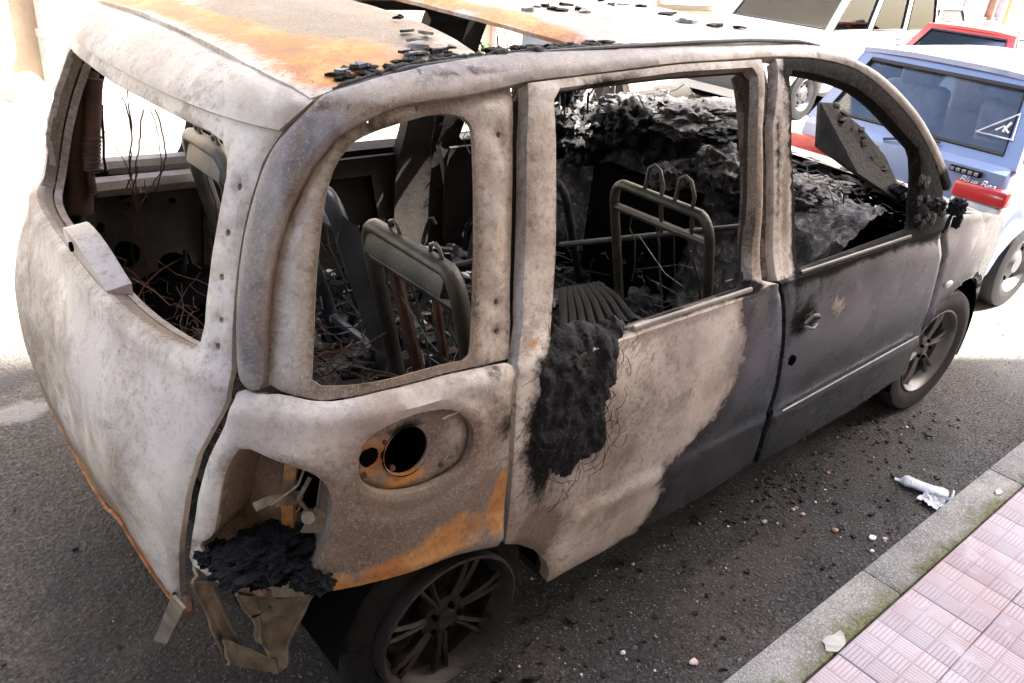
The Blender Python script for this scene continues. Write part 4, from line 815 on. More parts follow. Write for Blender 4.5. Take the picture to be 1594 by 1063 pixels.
# --- rear bumper bracket and underbody
Bk = [Vector(v) for v in PT['bracket']]; mb = MB()
def bent(q, n_=7, amp=.012, seed=0.0):
    # a crumpled sheet between four corners, with folded rims
    vs = []; fs = []
    for i in range(n_+1):
        for k_ in range(n_+1):
            u, v = i/n_, k_/n_; p = q[0].lerp(q[1], u).lerp(q[3].lerp(q[2], u), v); e = 4*u*(1-u)
            vs.append(p + Vector((amp*(noise.noise(Vector((u*3+seed, v*4, 1))) - .5*e), amp*noise.noise(Vector((u*4+seed, v*3, 5))), 0)))
    for i in range(n_):
        for k_ in range(n_): a = i*(n_+1)+k_; fs.append((a, a+1, a+n_+2, a+n_+1))
    mb.add(vs, fs); mb.tube([vs[k_] for k_ in range(n_+1)], .0045, 6); mb.tube([vs[n_*(n_+1)+k_] for k_ in range(n_+1)], .0045, 6)
bent([Bk[0], Bk[1], Bk[5], Bk[4]], 7, .008, 1); bent([Bk[2], Bk[3], Bk[7], Bk[6]], 9, .022, 3); bent([Bk[8], Bk[9], Bk[10], Bk[11]], 7, .008, 7); bent([Bk[0], Bk[3], Bk[3] + Vector((.03, .10, .03)), Bk[0] + Vector((.06, .10, .03))], 7, .02, 9)
br = mb.build('bumper_bracket', M['zinc'], car, 30)
mb = MB(); mb.plate([v + Vector((.07, .08, .0)) for v in (Bk[0], Bk[3], Bk[7], Bk[8])], .01); mb.build('bracket_dark_backing', M['black'], br)  # black plate added to stand for the dark interior behind the bracket
mb = MB(); mb.tube([Vector(Bk[0])+Vector((-.02,-.01,-.03)), Vector(Bk[0])+Vector((-.03,-.05,-.035))], .012, 8); mb.tube([Vector(Bk[2])+Vector((.06,-.01,-.012)), Vector(Bk[2])+Vector((.06,-.025,-.012))], .011, 6); mb.build('bolt', M['rustwire'], br, kind='stuff')
mb = MB()
mb.box((1.95, 0, .30), (2.2, 1.52, .06)); mb.box((.58, 0, .44), (.62, 1.0, .04)); mb.box((.26, 0, .44), (.05, .9, .08))
mb.box((1.75, -.80, .24), (1.55, .10, .12)); mb.box((1.75, .80, .24), (1.55, .10, .12))
mb.box((2.98, 0, .55), (.06, 1.6, .70)); mb.box((.6, 0, .285), (.09, 1.45, .09)); mb.box((1.0, .25, .17), (.9, .3, .10)); mb.box((3.286, 0, .30), (.08, 1.5, .08)); mb.box((3.45, 0, .55), (.7, 1.0, .45))
mb.build('floor_pan', M['inner'], car)
MB().plate(PT['strut'], .03).build('hanging_strut', M['inner'], car)
for cx, cz in ((.6, .30), (3.286, .305)):
    for sg in (-1, 1):
        mb = MB(); prof = [(.40, -.9*0)]; vs = []; fs = []; n_ = 20
        for k in range(n_+1):
            a = math.pi*((-.10 + 1.2*k/n_) if cx > 1 else (.0 + 1.0*k/n_)); r = .355 if cx > 1 else .30
            for y in (.895, .46): vs.append((cx + r*math.cos(a), sg*y, cz + r*math.sin(a)))
        for k in range(n_): fs.append((2*k, 2*k+1, 2*k+3, 2*k+2))
        b0 = len(vs); vs += [(cx, sg*.46, cz)]; fs += [(2*k+1, b0, 2*k+3) for k in range(n_)]
        mb.add(vs, fs); mb.build('wheel_housing', M['black'], car)
# --- wheels
def make_wheel(loc, rimmat, tyre_r, sgn, steer=0.0, nsp=7, label=None, twin=True, tilt=0):
    w = empty('wheel', (0, 0, 0), None, None); w.parent = car; w.location = Vector(loc) - car.location; w.rotation_euler = (tilt, 0, steer)
    if label: w['label'] = label
    org = loc; y0 = 0
    mb = MB(); c = (0, 0, 0)
    def bake(mb_, name, mat, sm=40):
        o = link(name, mb_.v, mb_.f, mat, None, sm, kind='stuff' if name == 'wheel_bolt' else None); o.parent = w; return o
    mb.lathe([(.185, .155), (.196, .165), (.203, .16), (.203, .0), (.203, -.018), (.196, -.020), (.188, -.012), (.184, .004), (.176, .02), (.166, .03), (.166, .12), (.185, .155)], c, 'Y', 64, 1 if sgn < 0 else -1)
    k = 1 if sgn < 0 else -1
    hub = [(.0, .004), (.024, .004), (.028, .010), (.045, .012), (.062, .020), (.070, .05), (.0, .05)]; mb.lathe(hub, c, 'Y', 40, k)
    for i in range(nsp):
        a0 = i/nsp*2*math.pi + .22
        for da in ((-.11, .11) if twin else (0,)):
            p = []
            for r, y, wd in ((.050, .016, .020), (.10, .010, .014), (.145, .008, .013), (.180, .012, .016)):
                a = a0 + da*(.45 + .55*r/.18); p.append((Vector((r*math.cos(a), k*y, r*math.sin(a))), Vector((-math.sin(a), 0, math.cos(a)))*wd*.5))
            vs = []; fs = []
            for q, t in p: vs += [q - t + Vector((0, k*.004, 0)), q + Vector((0, -k*.004, 0)), q + t + Vector((0, k*.004, 0)), q + Vector((0, k*.03, 0))]
            for m_ in range(3):
                for e in range(4): fs.append((m_*4+e, m_*4+(e+1) % 4, m_*4+4+(e+1) % 4, m_*4+4+e))
            mb.add(vs, fs)
    bake(mb, 'rim', rimmat)
    mb = MB()
    for i in range(5):
        a = i/5*2*math.pi; mb.lathe([(0, .002), (.008, .002), (.008, .02)], (.042*math.cos(a), 0, .042*math.sin(a)), 'Y', 10, k)
    bake(mb, 'wheel_bolt', M['black'])
    mb = MB(); mb.lathe([(0, .10), (.15, .10), (.15, .13), (0, .13)], c, 'Y', 40, k); bake(mb, 'brake_drum', M['inner'])
    mb = MB()
    if tyre_r > .29: pr = [(.190, .168), (.235, .19), (.28, .185), (tyre_r-.006, .165), (tyre_r, .14), (tyre_r, .02), (tyre_r-.006, -.005), (.285, -.024), (.245, -.030), (.205, -.014), (.200, .0)]
    else: pr = [(.190, .168), (.225, .185), (tyre_r-.03, .17), (tyre_r-.004, .15), (tyre_r, .10), (tyre_r-.002, .06), (tyre_r-.02, .035), (.22, .025), (.204, .02)]
    mb.lathe(pr, c, 'Y', 72, k)
    if tyre_r <= .29:
        mb.v = [tuple(Vector(v)*(1 + .03*noise.noise(Vector(v)*14))) for v in mb.v]
    bake(mb, 'tyre', M['rubber'] if tyre_r > .29 else M['char'])
    return w
make_wheel((.6, -.905, .285), M['rim_dark'], .281, -1, label='bare scorched rear wheel with a burnt tyre', twin=True)
make_wheel((3.286, -.865, .300), M['rim_light'], .300, -1, math.radians(-4), 6, label='front wheel with its tyre intact')
make_wheel((.6, .88, .285), M['rim_dark'], .281, 1); make_wheel((3.286, .88, .305), M['rim_light'], .305, 1, 0, 5)
# ---------------------------------------------------------------- inside the burnt car
def seat_frame(xt, zt, xb, zb, y0, y1, r, name='seat_frame', hoops=(), cross=True, label=None, loops=False, mat=None):
    """bare seat back: bent tube with a second bar, springs and head rest hoops"""
    mat = mat or M['burnt_rail']
    d = Vector((xb-xt, 0, zb-zt)); top = Vector((xt, 0, zt))
    def P(y, t): return top + d*t + Vector((0, y, 0))
    R_ = .05; pth = [P(y0, 1), P(y0, .5), P(y0, .14)]
    for k in range(1, 6): a = k/6*math.pi/2; pth.append(P(y0 + R_*(1-math.cos(a)), .14 - .14*math.sin(a)))
    for k in range(0, 6): a = math.pi/2 - k/6*math.pi/2; pth.append(P(y1 - R_*(1-math.cos(a)), .14 - .14*math.sin(a)))
    pth += [P(y1, .14), P(y1, .5), P(y1, 1)]
    mb = MB(); mb.tube(pth, r, 10, flat=.75, up=(1, 0, 0)); o = mb.build(name, mat, car, 60, label)
    mb = MB(); mb.tube([P(y0, .15), P(y1, .15)], r*.75, 8); mb.build('cross_bar', mat, o)
    mb = MB(); mb.tube([P(y0, .86), P(y1, .86)], r*.6, 8); mb.build('cross_bar', mat, o)
    if cross:
        sp = MB(); rs = random.Random(int(abs(y0)*1000))
        for k in range(4):
            y = y0 + (y1-y0)*(k+.6+.5*rs.random())/5; t1 = rs.uniform(.5, .95); b_ = rs.gauss(0, .05)
            sp.tube([P(y + b_*q*q + rs.gauss(0, .006), .15 + (t1-.15)*q) + Vector((rs.gauss(0, .010), 0, 0)) for q in (0, .2, .4, .6, .8, 1)], rs.uniform(.002, .0045), 5)
        for k in range(5):
            ya, yb = rs.uniform(y0, y0+.2), rs.uniform(y0+.15, y1); ta = rs.uniform(.25, .8); p0, p1 = P(ya, ta), P(yb, ta + rs.gauss(.05, .12))
            sp.tube([p0, p0.lerp(p1, .4) + Vector((rs.gauss(0,.03), 0, rs.gauss(-.02,.02))), p1], .0018, 5)
        sp.build('back_spring', M['burnt_rail'], o, 60, kind='stuff')
    for yh in hoops:
        mb = MB()
        if loops: mb.tube([P(yh-.062, .2), P(yh-.062, .0), P(yh-.062, 0)+Vector((0,0,.045)), P(yh-.038, 0)+Vector((0,.0,.088)), P(yh-.012, 0)+Vector((0,0,.098)), P(yh+.006, 0)+Vector((0,0,.085)), P(yh+.010, 0)+Vector((0,0,.02)), P(yh+.022, 0)+Vector((0,0,-.012)), P(yh+.034, 0) + Vector((0,0,-.012))], .0068, 8)
        else: mb.tube([P(yh-.03, .05)+Vector((.012,0,0)), P(yh-.03, 0)+Vector((.0,0,.02)), P(yh-.018, 0)+Vector((0,0,.038)), P(yh, 0)+Vector((0,0,.044)), P(yh+.018, 0)+Vector((0,0,.036)), P(yh+.03, 0)+Vector((.01,0,.01)), P(yh+.034, .08)+Vector((.02,0,0))], .006, 8)
        mb.build('head_rest_hoop', M['burnt_rail'], o, 60)
    return o
sA = seat_frame(.775, 1.075, .93, .42, -.62, -.205, .025, hoops=(-.345, -.53), label='rear right seat back burnt to its steel frame')
mb = MB(); d_ = Vector((.155, 0, -.655))
mb.box(Vector((.782, -.41, 1.03)), (.045, .36, .075), Matrix.Rotation(.23, 3, 'Y'), .006); mb.build('head_panel', M['burnt_rail'], sA)
mb = MB(); mb.tube([Vector((.80,-.30,.99)), Vector((.95,-.33,.42))], .02, 8); mb.tube([Vector((.80,-.50,.99)), Vector((.95,-.46,.42))], .012, 8); mb.build('back_strut', M['rustwire'], sA, kind='stuff')
sB = seat_frame(.775, 1.085, .99, .42, -.02, .33, .028, hoops=(.10, .24), label='middle rear seat back burnt to its steel frame', mat=plain('blue_grey_burnt_steel', (.075, .085, .10), .4, .6, .4, 7))
mb = MB(); mb.plate([(.80,-.03,1.03), (.85,-.03,.99), (1.02,-.03,.45), (.95,-.03,.45), (.78,-.03,.95)], .012); mb.build('side_plate', sB.data.materials[0], sB)
sC = seat_frame(.635, 1.115, .80, .45, .385, .70, .030, hoops=(.46, .6), label='rear left seat back burnt to its steel frame', mat=plain('bare_seat_steel', (.20, .19, .165), .5, .5, .4, 6))
mb = MB(); mb.box(Vector((.64, .54, 1.06)), (.035, .27, .085), Matrix.Rotation(.23, 3, 'Y'), .006); mb.build('head_panel', M['inner_bare'], sC)
sD = seat_frame(1.765, 1.07, 1.945, .45, -.62, -.20, .0205, hoops=(-.355, -.485), loops=True, label='front seat back burnt to a bare tube frame')
seat_frame(1.78, .98, 1.98, .45, .05, .42, .018, label='middle front seat frame under debris', mat=M['char'])
# rod across the cabin
MB().tube(PT['rod'], .011, 8).build('cross_rod', M['burnt_rail'], car)
for pts_ in ([(1.25,-.70,.62),(1.9,-.30,.50),(2.1,-.25,.48)], [(1.95,-.62,.52),(2.2,-.60,.60),(2.35,-.45,.62),(2.3,-.3,.55)], [(.35,-.2,.60),(.62,-.45,.66),(.75,-.55,.60)], [(.4,-.5,.52),(.9,-.62,.50),(1.2,-.6,.47)], [(.85,.1,.42),(1.2,-.35,.52),(1.5,-.5,.50)], [(1.3,.3,.62),(1.55,.1,.72),(1.9,.2,.70)]):
    MB().tube(pts_, .014, 8).build('seat_rail', M['burnt_rail'], car)
# ribbed cushion pan by the rear door
q = [Vector(v) for v in PT['slat']]; nrm = (q[1]-q[0]).cross(q[3]-q[0]).normalized(); nrm = nrm if nrm.z > 0 else -nrm
mb = MB(); mb.plate([v - nrm*.012 for v in q], .01); cp_ = mb.build('cushion_pan', M['char'], car)
for k in range(8):
    a = q[0] + (q[1]-q[0])*(k+.5)/8; b_ = q[3] + (q[2]-q[3])*(k+.5)/8
    MB().tube([a, (a+b_)/2 + nrm*.012, b_], .012, 8).build('cushion_rib', M['char'], cp_)
# floor debris: a burnt heap over the whole floor, with fragments on it
def heap(name, x0, x1, y0, y1, zf, mat, nx, ny, seed, amp):
    vs = []; fs = []
    for j in range(ny+1):
        for i in range(nx+1):
            x = x0+(x1-x0)*i/nx; y = y0+(y1-y0)*j/ny; v = Vector((x*2.4, y*2.4, seed))
            n_ = noise.noise(v) + .55*noise.noise(v*2.7) + .4*abs(noise.noise(v*6)) + .25*noise.noise(v*14) + .15*noise.noise(v*30)
            vs.append((x + .01*noise.noise(v*9), y + .01*noise.noise(v*9 + Vector((4, 4, 4))), zf(x, y) + amp*n_))
    for j in range(ny):
        for i in range(nx): a = j*(nx+1)+i; fs.append((a, a+1, a+nx+2, a+nx+1))
    return link(name, vs, fs, mat, car, 30, None, None, 'stuff')
heap('floor_debris', .16, 2.4, -.78, .78, lambda x, y: .36 + .12*math.exp(-((x-.35)/.3)**2) + .10*math.exp(-((x-1.35)/.25)**2 - ((y+.3)/.5)**2) + .16*math.exp(-((x-1.25)/.22)**2 - ((y-.55)/.2)**2), M['charlump'], 150, 100, 3.3, .045)
rs = random.Random(21); fr = {'ashlump': MB(), 'whiteglint': MB(), 'charlump': MB(), 'rustwire': MB()}
for k in range(1300):
    x = rs.uniform(.2, 2.35); y = rs.uniform(-.74, .74); z = .40 + rs.uniform(-.02, .10) + .10*math.exp(-((x-1.35)/.3)**2); r = rs.uniform(.008, .035)
    key = rs.choice(('ashlump', 'ashlump', 'charlump', 'charlump', 'whiteglint', 'rustwire')); r *= .6 if key == 'whiteglint' else 1
    rot = Matrix.Rotation(rs.uniform(0, 6.3), 3, 'Z') @ Matrix.Rotation(rs.uniform(-.8, .8), 3, 'X')
    fr[key].box((x, y, z), (r*2, r*rs.uniform(.5, 1.4), r*rs.uniform(.1, .4)), rot)
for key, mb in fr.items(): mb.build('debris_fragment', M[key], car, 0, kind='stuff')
# springs and wire ends lying about
mb = MB()
for k in range(190):
    p = Vector((rs.uniform(.25, 2.2), rs.uniform(-.72, .5), rs.uniform(.42, .58))); a = rs.uniform(0, 6.3); l = rs.uniform(.08, .35); path = [p]
    for i in range(5):
        a += rs.gauss(0, .35); q_ = path[-1] + Vector((math.cos(a)*l/5, math.sin(a)*l/5, rs.gauss(.004, .012))); path.append(Vector((max(.28, min(2.25, q_.x)), max(-.70, min(.70, q_.y)), max(.40, q_.z))))
    mb.tube(path, rs.uniform(.0012, .003), 5)
mb.build('burnt_wiring', M['burnt_rail'], car, 60, kind='stuff')
# wreckage standing and hanging in the cabin: bent strips, drooping trim, cable looms
mb = MB(); wr2 = MB(); rs = random.Random(77)
for k in range(46):
    x, y = rs.uniform(.35, 2.2), rs.uniform(-.55, .68); h = rs.uniform(.12, .42); a = rs.uniform(0, 6.3); l = rs.uniform(.05, .25); p = Vector((x, y, .40)); path = [p]
    for i in range(6): a += rs.gauss(0, .5); path.append(path[-1] + Vector((math.cos(a)*l/6, math.sin(a)*l/6, h/6*(1.5-.35*i) + rs.gauss(0, .012))))
    (mb if k % 3 else wr2).tube(path, rs.uniform(.003, .010), 6, flat=rs.choice((1, 1, 2.5)))
for k in range(16):
    x, y = rs.uniform(1.6, 2.3), rs.uniform(.1, .72); z = rs.uniform(1.25, 1.5); path = [Vector((x, y, z))]
    for i in range(6): path.append(path[-1] + Vector((rs.gauss(0, .02), rs.gauss(0, .02), -rs.uniform(.03, .08))))
    mb.tube(path, rs.uniform(.0015, .006), 5)
mb.build('bent_scrap', M['char'], car, 60, kind='stuff'); wr2.build('bent_scrap', M['burnt_rail'], car, 60, kind='stuff')
rs = random.Random(78); mb = MB()
for k in range(60): mb.add(*lump((rs.uniform(.3, 2.2), rs.uniform(-.7, .7), .42 + rs.uniform(-.02, .08)), (rs.uniform(.03, .10), rs.uniform(.03, .10), rs.uniform(.02, .06)), k+1200, .55, 2.2, 3, False))
mb.build('charred_foam', M['ashlump'], car, 50, kind='stuff')
# dashboard: slumped, black, heaped with debris
def dz(x, y):
    return .93 + .10*math.exp(-((x-2.55)/.18)**2) + .10*math.exp(-((x-2.45)/.22)**2 - ((y-.12)/.30)**2) + .20*math.exp(-((x-2.80)/.16)**2 - ((y-.28)/.28)**2) + .06*math.exp(-((x-2.6)/.2)**2 - ((y-.55)/.2)**2) - .35*max(0, (2.32-x)/.10)
heap('dashboard', 2.2, 3.0, -.80, .80, dz, M['ashlump'], 110, 170, 8.8, .060)
MB().box((2.62, 0, .72), (.55, 1.56, .36)).box((2.30, .05, .70), (.2, .5, .5)).build('dashboard_core', M['black'], car)
lumps = [(2.30,.42,1.02,.16,.10,.10,'charlump'), (2.28,.20,1.13,.11,.09,.09,'charlump'), (2.22,.42,1.00,.07,.06,.09,'ashlump'), (2.42,.02,1.17,.14,.12,.07,'ashlump'), (2.50,-.16,1.16,.15,.12,.05,'charlump'), (2.60,.05,1.20,.22,.10,.05,'ashlump'),
         (2.42,.34,1.16,.10,.13,.06,'ashlump'), (2.32,.52,1.08,.10,.08,.07,'ashlump'), (2.56,.22,1.17,.12,.10,.05,'ashlump'), (2.36,-.22,1.06,.10,.10,.08,'ashlump'), (2.40,.30,1.10,.12,.10,.10,'charlump'), (2.52,-.42,1.00,.18,.14,.05,'ashlump'), (2.70,-.45,1.00,.14,.12,.04,'ashlump'), (2.46,-.50,1.02,.08,.10,.05,'ashlump'), (2.60,.40,1.10,.15,.15,.06,'ashlump'), (2.20,.60,1.00,.08,.08,.12,'charlump'), (2.12,.70,1.14,.05,.06,.09,'charlump'), (2.34,.05,1.05,.07,.08,.10,'charlump'), (2.28,-.05,.98,.09,.07,.07,'ashlump'), (2.35,-.35,.97,.07,.07,.06,'charlump')]
for k, (x, y, z, a, b_, c_, key) in enumerate(lumps):
    MB().add(*lump((x, y, z), (a, b_, c_), k+200, .40, 2.6, 5, False)).build('melted_lump', M[key], car, 70)
sheetv = MB()
for k in range(16):
    x = rs.uniform(2.3, 2.85); y = rs.uniform(-.1, .6); z = dz(x, y) + rs.uniform(.03, .12); rot = Matrix.Rotation(rs.uniform(0, 6.3), 3, 'Z') @ Matrix.Rotation(rs.uniform(-1.2, 1.2), 3, 'X')
    l, w_ = rs.uniform(.04, .11), rs.uniform(.015, .04); vs = []
    for i in range(7):
        for j in range(3):
            u, v = i/6-.5, j/2-.5; p = Vector((u*l, v*w_, .02*noise.noise(Vector((u*4+k, v*4, k))) - .10*u*u*l*4)); vs.append(Vector((x, y, z)) + rot @ p)
    sheetv.add(vs, [(i*3+j, i*3+j+1, i*3+j+4, i*3+j+3) for i in range(6) for j in range(2)])
sheetv.build('peeled_skin', M['ashlump'], car, 50, kind='stuff')
rs = random.Random(91); fa, fb2, fw = MB(), MB(), MB()
for k in range(300):
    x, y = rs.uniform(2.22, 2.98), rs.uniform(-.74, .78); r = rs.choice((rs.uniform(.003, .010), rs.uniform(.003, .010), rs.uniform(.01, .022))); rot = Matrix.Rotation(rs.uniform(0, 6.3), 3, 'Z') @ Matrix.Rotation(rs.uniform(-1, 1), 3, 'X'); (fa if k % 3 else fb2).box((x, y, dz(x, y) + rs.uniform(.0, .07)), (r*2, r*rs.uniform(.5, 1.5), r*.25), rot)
for k in range(90):
    x, y = rs.uniform(2.2, 2.9), rs.uniform(-.7, .75); p = Vector((x, y, dz(x, y) + .03)); a = rs.uniform(0, 6.3); path = [p]
    for i in range(6): a += rs.gauss(0, .6); p = p + Vector((math.cos(a)*.03, math.sin(a)*.03, rs.gauss(.004, .018))); path.append(p)
    fw.tube(path, rs.uniform(.001, .004), 5)
fa.build('dash_fragment', M['ashlump'], car, 0, kind='stuff'); fb2.build('dash_fragment', M['whiteglint'], car, 0, kind='stuff'); fw.build('dash_wiring', M['burnt_rail'], car, 60, kind='stuff')
mb = MB()
for k in range(110):
    p = Vector((rs.uniform(.22, .85), rs.uniform(-.68, .68), rs.uniform(.46, .62))); a = rs.uniform(0, 6.3); path = [p]
    for i in range(7): a += rs.gauss(0, .6); q_ = path[-1] + Vector((math.cos(a)*.04, math.sin(a)*.04, rs.gauss(.012, .018))); path.append(Vector((max(.26, q_.x), max(-.7, min(.7, q_.y)), q_.z)))
    mb.tube(path, rs.uniform(.001, .003), 5)
mb.build('boot_wiring', M['rustwire'], car, 60, kind='stuff')
mb = MB(); mb.plate(PT['slab'], .022); mb.build('broken_trim_slab', plain('khaki_charred_board', (.055, .050, .040), .8, 0, .5, 7, .6, 50), car, 30)
mb = MB()
for k in range(26):
    t = rs.random(); a = Vector(PT['slab'][1]).lerp(Vector(PT['slab'][4]), t); mb.add(*lump(a + Vector((rs.gauss(0,.015), 0, rs.gauss(.01,.012))), (.025, .018, .014), k+300, .6, 2, 2, False))
mb.build('board_char', M['charlump'], car, 40, kind='stuff')
# charred stubs along the far sill and wind-screen foot
mb = MB()
for k in range(60): mb.add(*lump((rs.uniform(2.9, 3.08), rs.uniform(-.72, .8), rs.uniform(.985, 1.035)), (rs.uniform(.02,.06), rs.uniform(.02,.06), rs.uniform(.01,.03)), k+400, .6, 2, 2, False))
mb.build('scuttle_char', M['charlump'], car, 40, kind='stuff')
# charred mass hanging at the far rear window
mb = MB()
for k in range(16): mb.add(*lump((2.33 + rs.gauss(0,.05), .68 + rs.gauss(0,.04), 1.19 + rs.gauss(0,.035)), (.05,.04,.05), k+500, .6, 2.4, 3, False))
for k in range(12): x = 2.33 + rs.gauss(0,.06); y = .68+rs.gauss(0,.03); mb.tube([(x,y,1.17),(x+rs.gauss(0,.01),y,1.12),(x+rs.gauss(0,.02),y,1.08-rs.random()*.06)], .006, 5)
mb.tube([(2.40,.74,1.40),(2.36,.70,1.20)], .014, 6)
mb.build('hanging_char', M['charlump'], car, 40)
# wires hanging behind the tailgate opening
for k, w_ in enumerate(PT['wires']):
    P_ = [Vector(v) for v in w_]; path = []
    for i in range(len(P_)-1):
        p0, p1, p2, p3 = P_[max(0,i-1)], P_[i], P_[i+1], P_[min(len(P_)-1,i+2)]
        for s_ in range(8):
            t = s_/8; path.append(.5*((2*p1) + (p2-p0)*t + (2*p0-5*p1+4*p2-p3)*t*t + (3*p1-p0-3*p2+p3)*t**3) + Vector((0, .006*math.sin(k*2+i*5+s_), 0)))
    MB().tube(path, .0042 if k == 0 else (.0022 if k % 3 else .0014), 6).build('hanging_wire', M['char'] if k in (0, 1, 3) else M['rustwire'], car, 60)
mb = MB(); st = [Vector(v) for v in PT['strutL']]; mb.tube([st[0], st[1], st[2]], .024, 12)
for k in range(9): p = st[1].lerp(st[2], .3+.08*k); mb.tube([p, p + Vector((0,0,-.004))], .028, 12)
mb.tube([st[2], st[2]+Vector((.0,0,-.07))], .010, 8); mb.build('tailgate_strut', plain('rusty_brown_strut', (.085, .05, .038), .65, .3, .4, 14), car)
mb = MB(); mb.tube(PT['pillarL'], .045, 12, flat=.8); mb.build('rear_pillar_inner', plain('rusty_black_pillar', (.055, .030, .022), .6, .3, .7, 6), car)
# inner structure of the far side seen through the openings
def inner(name, out, hole, off, mat): return sheet(name, out, hole, mat, car, off=off, th=.012, step=.04, mirror=True, attr=blobs({'tan': .3, 'soot': .22}, [('soot', 1.2, .55, .4, .2, .6), ('soot', 1.05, .95, .35, .03, .6), ('soot', 1.30, .75, .05, .3, .5)]))
inner('inner_side_panel', [(.76,.42),(.78,.93),(.86,.965),(1.28,.965),(1.35,.93),(1.36,.42)], [circ((.92,.80), .025), rounded([(.98,.62),(.99,.74),(1.10,.70),(1.08,.62)], 2, .03), circ((1.05,.87), .010), circ((1.12,.88), .010), circ((1.22,.86), .014), circ((1.20,.60), .05), rounded([(1.0,.90),(1.0,.93),(1.08,.93),(1.08,.90)], 1)], -.10, plain('sooty_side_steel', (.05, .044, .038), .65, .1, .5, 5, .3))
inner('inner_side_panel', [(1.48,.40),(1.47,.95),(2.28,.95),(2.30,.40)], [circ((1.65,.75), .05), [(1.8,.55),(1.8,.85),(2.05,.85),(2.1,.6)]], -.075, M['inner'])
inner('inner_side_panel', [(2.44,.40),(2.44,.95),(3.40,.95),(3.42,.40)], [], -.075, M['inner'])
MB().tube([(.30,.83,.985),(.75,.80,.985),(.80,.80,.985)], .03, 8).tube([(.32,.78,.93),(.72,.77,.93)], .035, 8).build('side_rail', M['inner_bare'], car)
MB().tube([(2.12,-.55,1.53),(2.12,0,1.55),(2.12,.55,1.53)], .035, 8).build('header_rail', M['inner'], car)
MB().tube([(.42,-.60,1.50),(.40,0,1.535),(.42,.60,1.50)], .030, 8).build('header_rail', M['inner'], car)
# flakes lying on the roof, each a piece of burnt headlining or sealing strip
flk = plain('sky_sheen_flake', (.17, .19, .20), .55, 0, .5, 30, .4, 90); rs = random.Random(31)  # pale blue-grey stands for the sky reflected on the flake tops
for k, p in enumerate(PT['flakes']):
    x, y = p[0], p[1]; front = x > 1.05; 
    if abs(y) > .62: y = math.copysign(.60, y)
    r = rs.uniform(.010, .024)*(1.5 if front and rs.random() < .4 else 1); a0 = rs.uniform(0, 6.3); n_ = rs.choice((4, 5, 5, 6)); z = roof_z(x, y) + (.006 if front else .009)
    poly = [(x + r*rs.uniform(.6, 1.7)*math.cos(a0 + 2*math.pi*i/n_), y + .7*r*rs.uniform(.4, 1.2)*math.sin(a0 + 2*math.pi*i/n_), z + rs.uniform(-.003, .006)) for i in range(n_)]
    mb = MB(); mb.plate(poly, rs.uniform(.003, .009)); mb.build('roof_flake', M['charlump'] if rs.random() < .5 else flk, car, 0)
# ---------------------------------------------------------------- charred upholstery hanging out of the rear door
up = empty('charred_upholstery', (1.0, -.92, .62), 'black charred upholstery with bristling fibres hanging over the sill of the rear door', 'upholstery')
def sh(x, z, d): return .014*abs(noise.noise(Vector((x*14, z*6, 0)))) + .008*noise.noise(Vector((x*42, z*26, 3))) + .005*noise.noise(Vector((x*120, z*80, 3))) - .006*abs(noise.noise(Vector((x*24, z*20, 7))))
def up_off(x, z): return .007 + .02*max(0, (.95-z))*0 + 0
sheet('matted_cover', rounded(T['charflap'], 1), [], M['charlump'], up, off=up_off, th=.010, step=.0075, bulge=(.014, .045), warp=.004, jag=.022, shape=sh)
mb = MB(); rs = random.Random(4)
for k in range(30): mb.add(*lump(surf(rs.uniform(1.48, 1.72), rs.uniform(.955, .985), BODY_W, rs.uniform(-.07, -.012)), (rs.uniform(.015,.035), .018, rs.uniform(.006,.012)), k+700, .45, 2.2, 4, False))
mb.build('matted_cover', M['charlump'], up, 80, kind='stuff')
fb = MB(); out = rounded(T['charflap'], 1)
for k in range(95):
    low = rs.random() < .75
    if low: i = rs.randrange(len(out)); x, z = out[i]; x += rs.gauss(0, .015); z += rs.gauss(0, .015)
    else: x, z = rs.uniform(1.45, 1.68), rs.uniform(.62, .95)
    if z > .97 or (x > 1.66 and rs.random() < .75): continue
    a = -math.pi/2 + rs.gauss(0, .75) + (x-1.55)*2; l = abs(rs.gauss(.05, .035)) + .015
    if rs.random() < .05: l *= 2.2
    cv = rs.gauss(0, .5); path = []
    for s_ in range(5):
        t = s_/4; path.append(surf(x + math.cos(a + cv*t)*l*t, z + math.sin(a + cv*t)*l*t, BODY_W, .016 + .012*math.sin(t*3) - .010*t + rs.uniform(0, .006)))
    fb.tube(path, .0007, 4)
for k in range(30):
    x, z = rs.uniform(1.40, 1.73), rs.uniform(.60, .98)
    if not in_poly(x, z, out): continue
    a = -math.pi/2 + rs.gauss(0, .35) + (x-1.56)*1.2; l = rs.uniform(.02, .05); o0 = .016 + sh(x, z, 0); path = []
    for s_ in range(4): t = s_/3; path.append(surf(x + math.cos(a)*l*t, z + math.sin(a)*l*t, BODY_W, o0 + .008*math.sin(t*3.1) - .006*t))
    fb.tube(path, .0011, 3, cap=False)
fb.build('loose_fibre', M['char'], up, 0, kind='stuff')
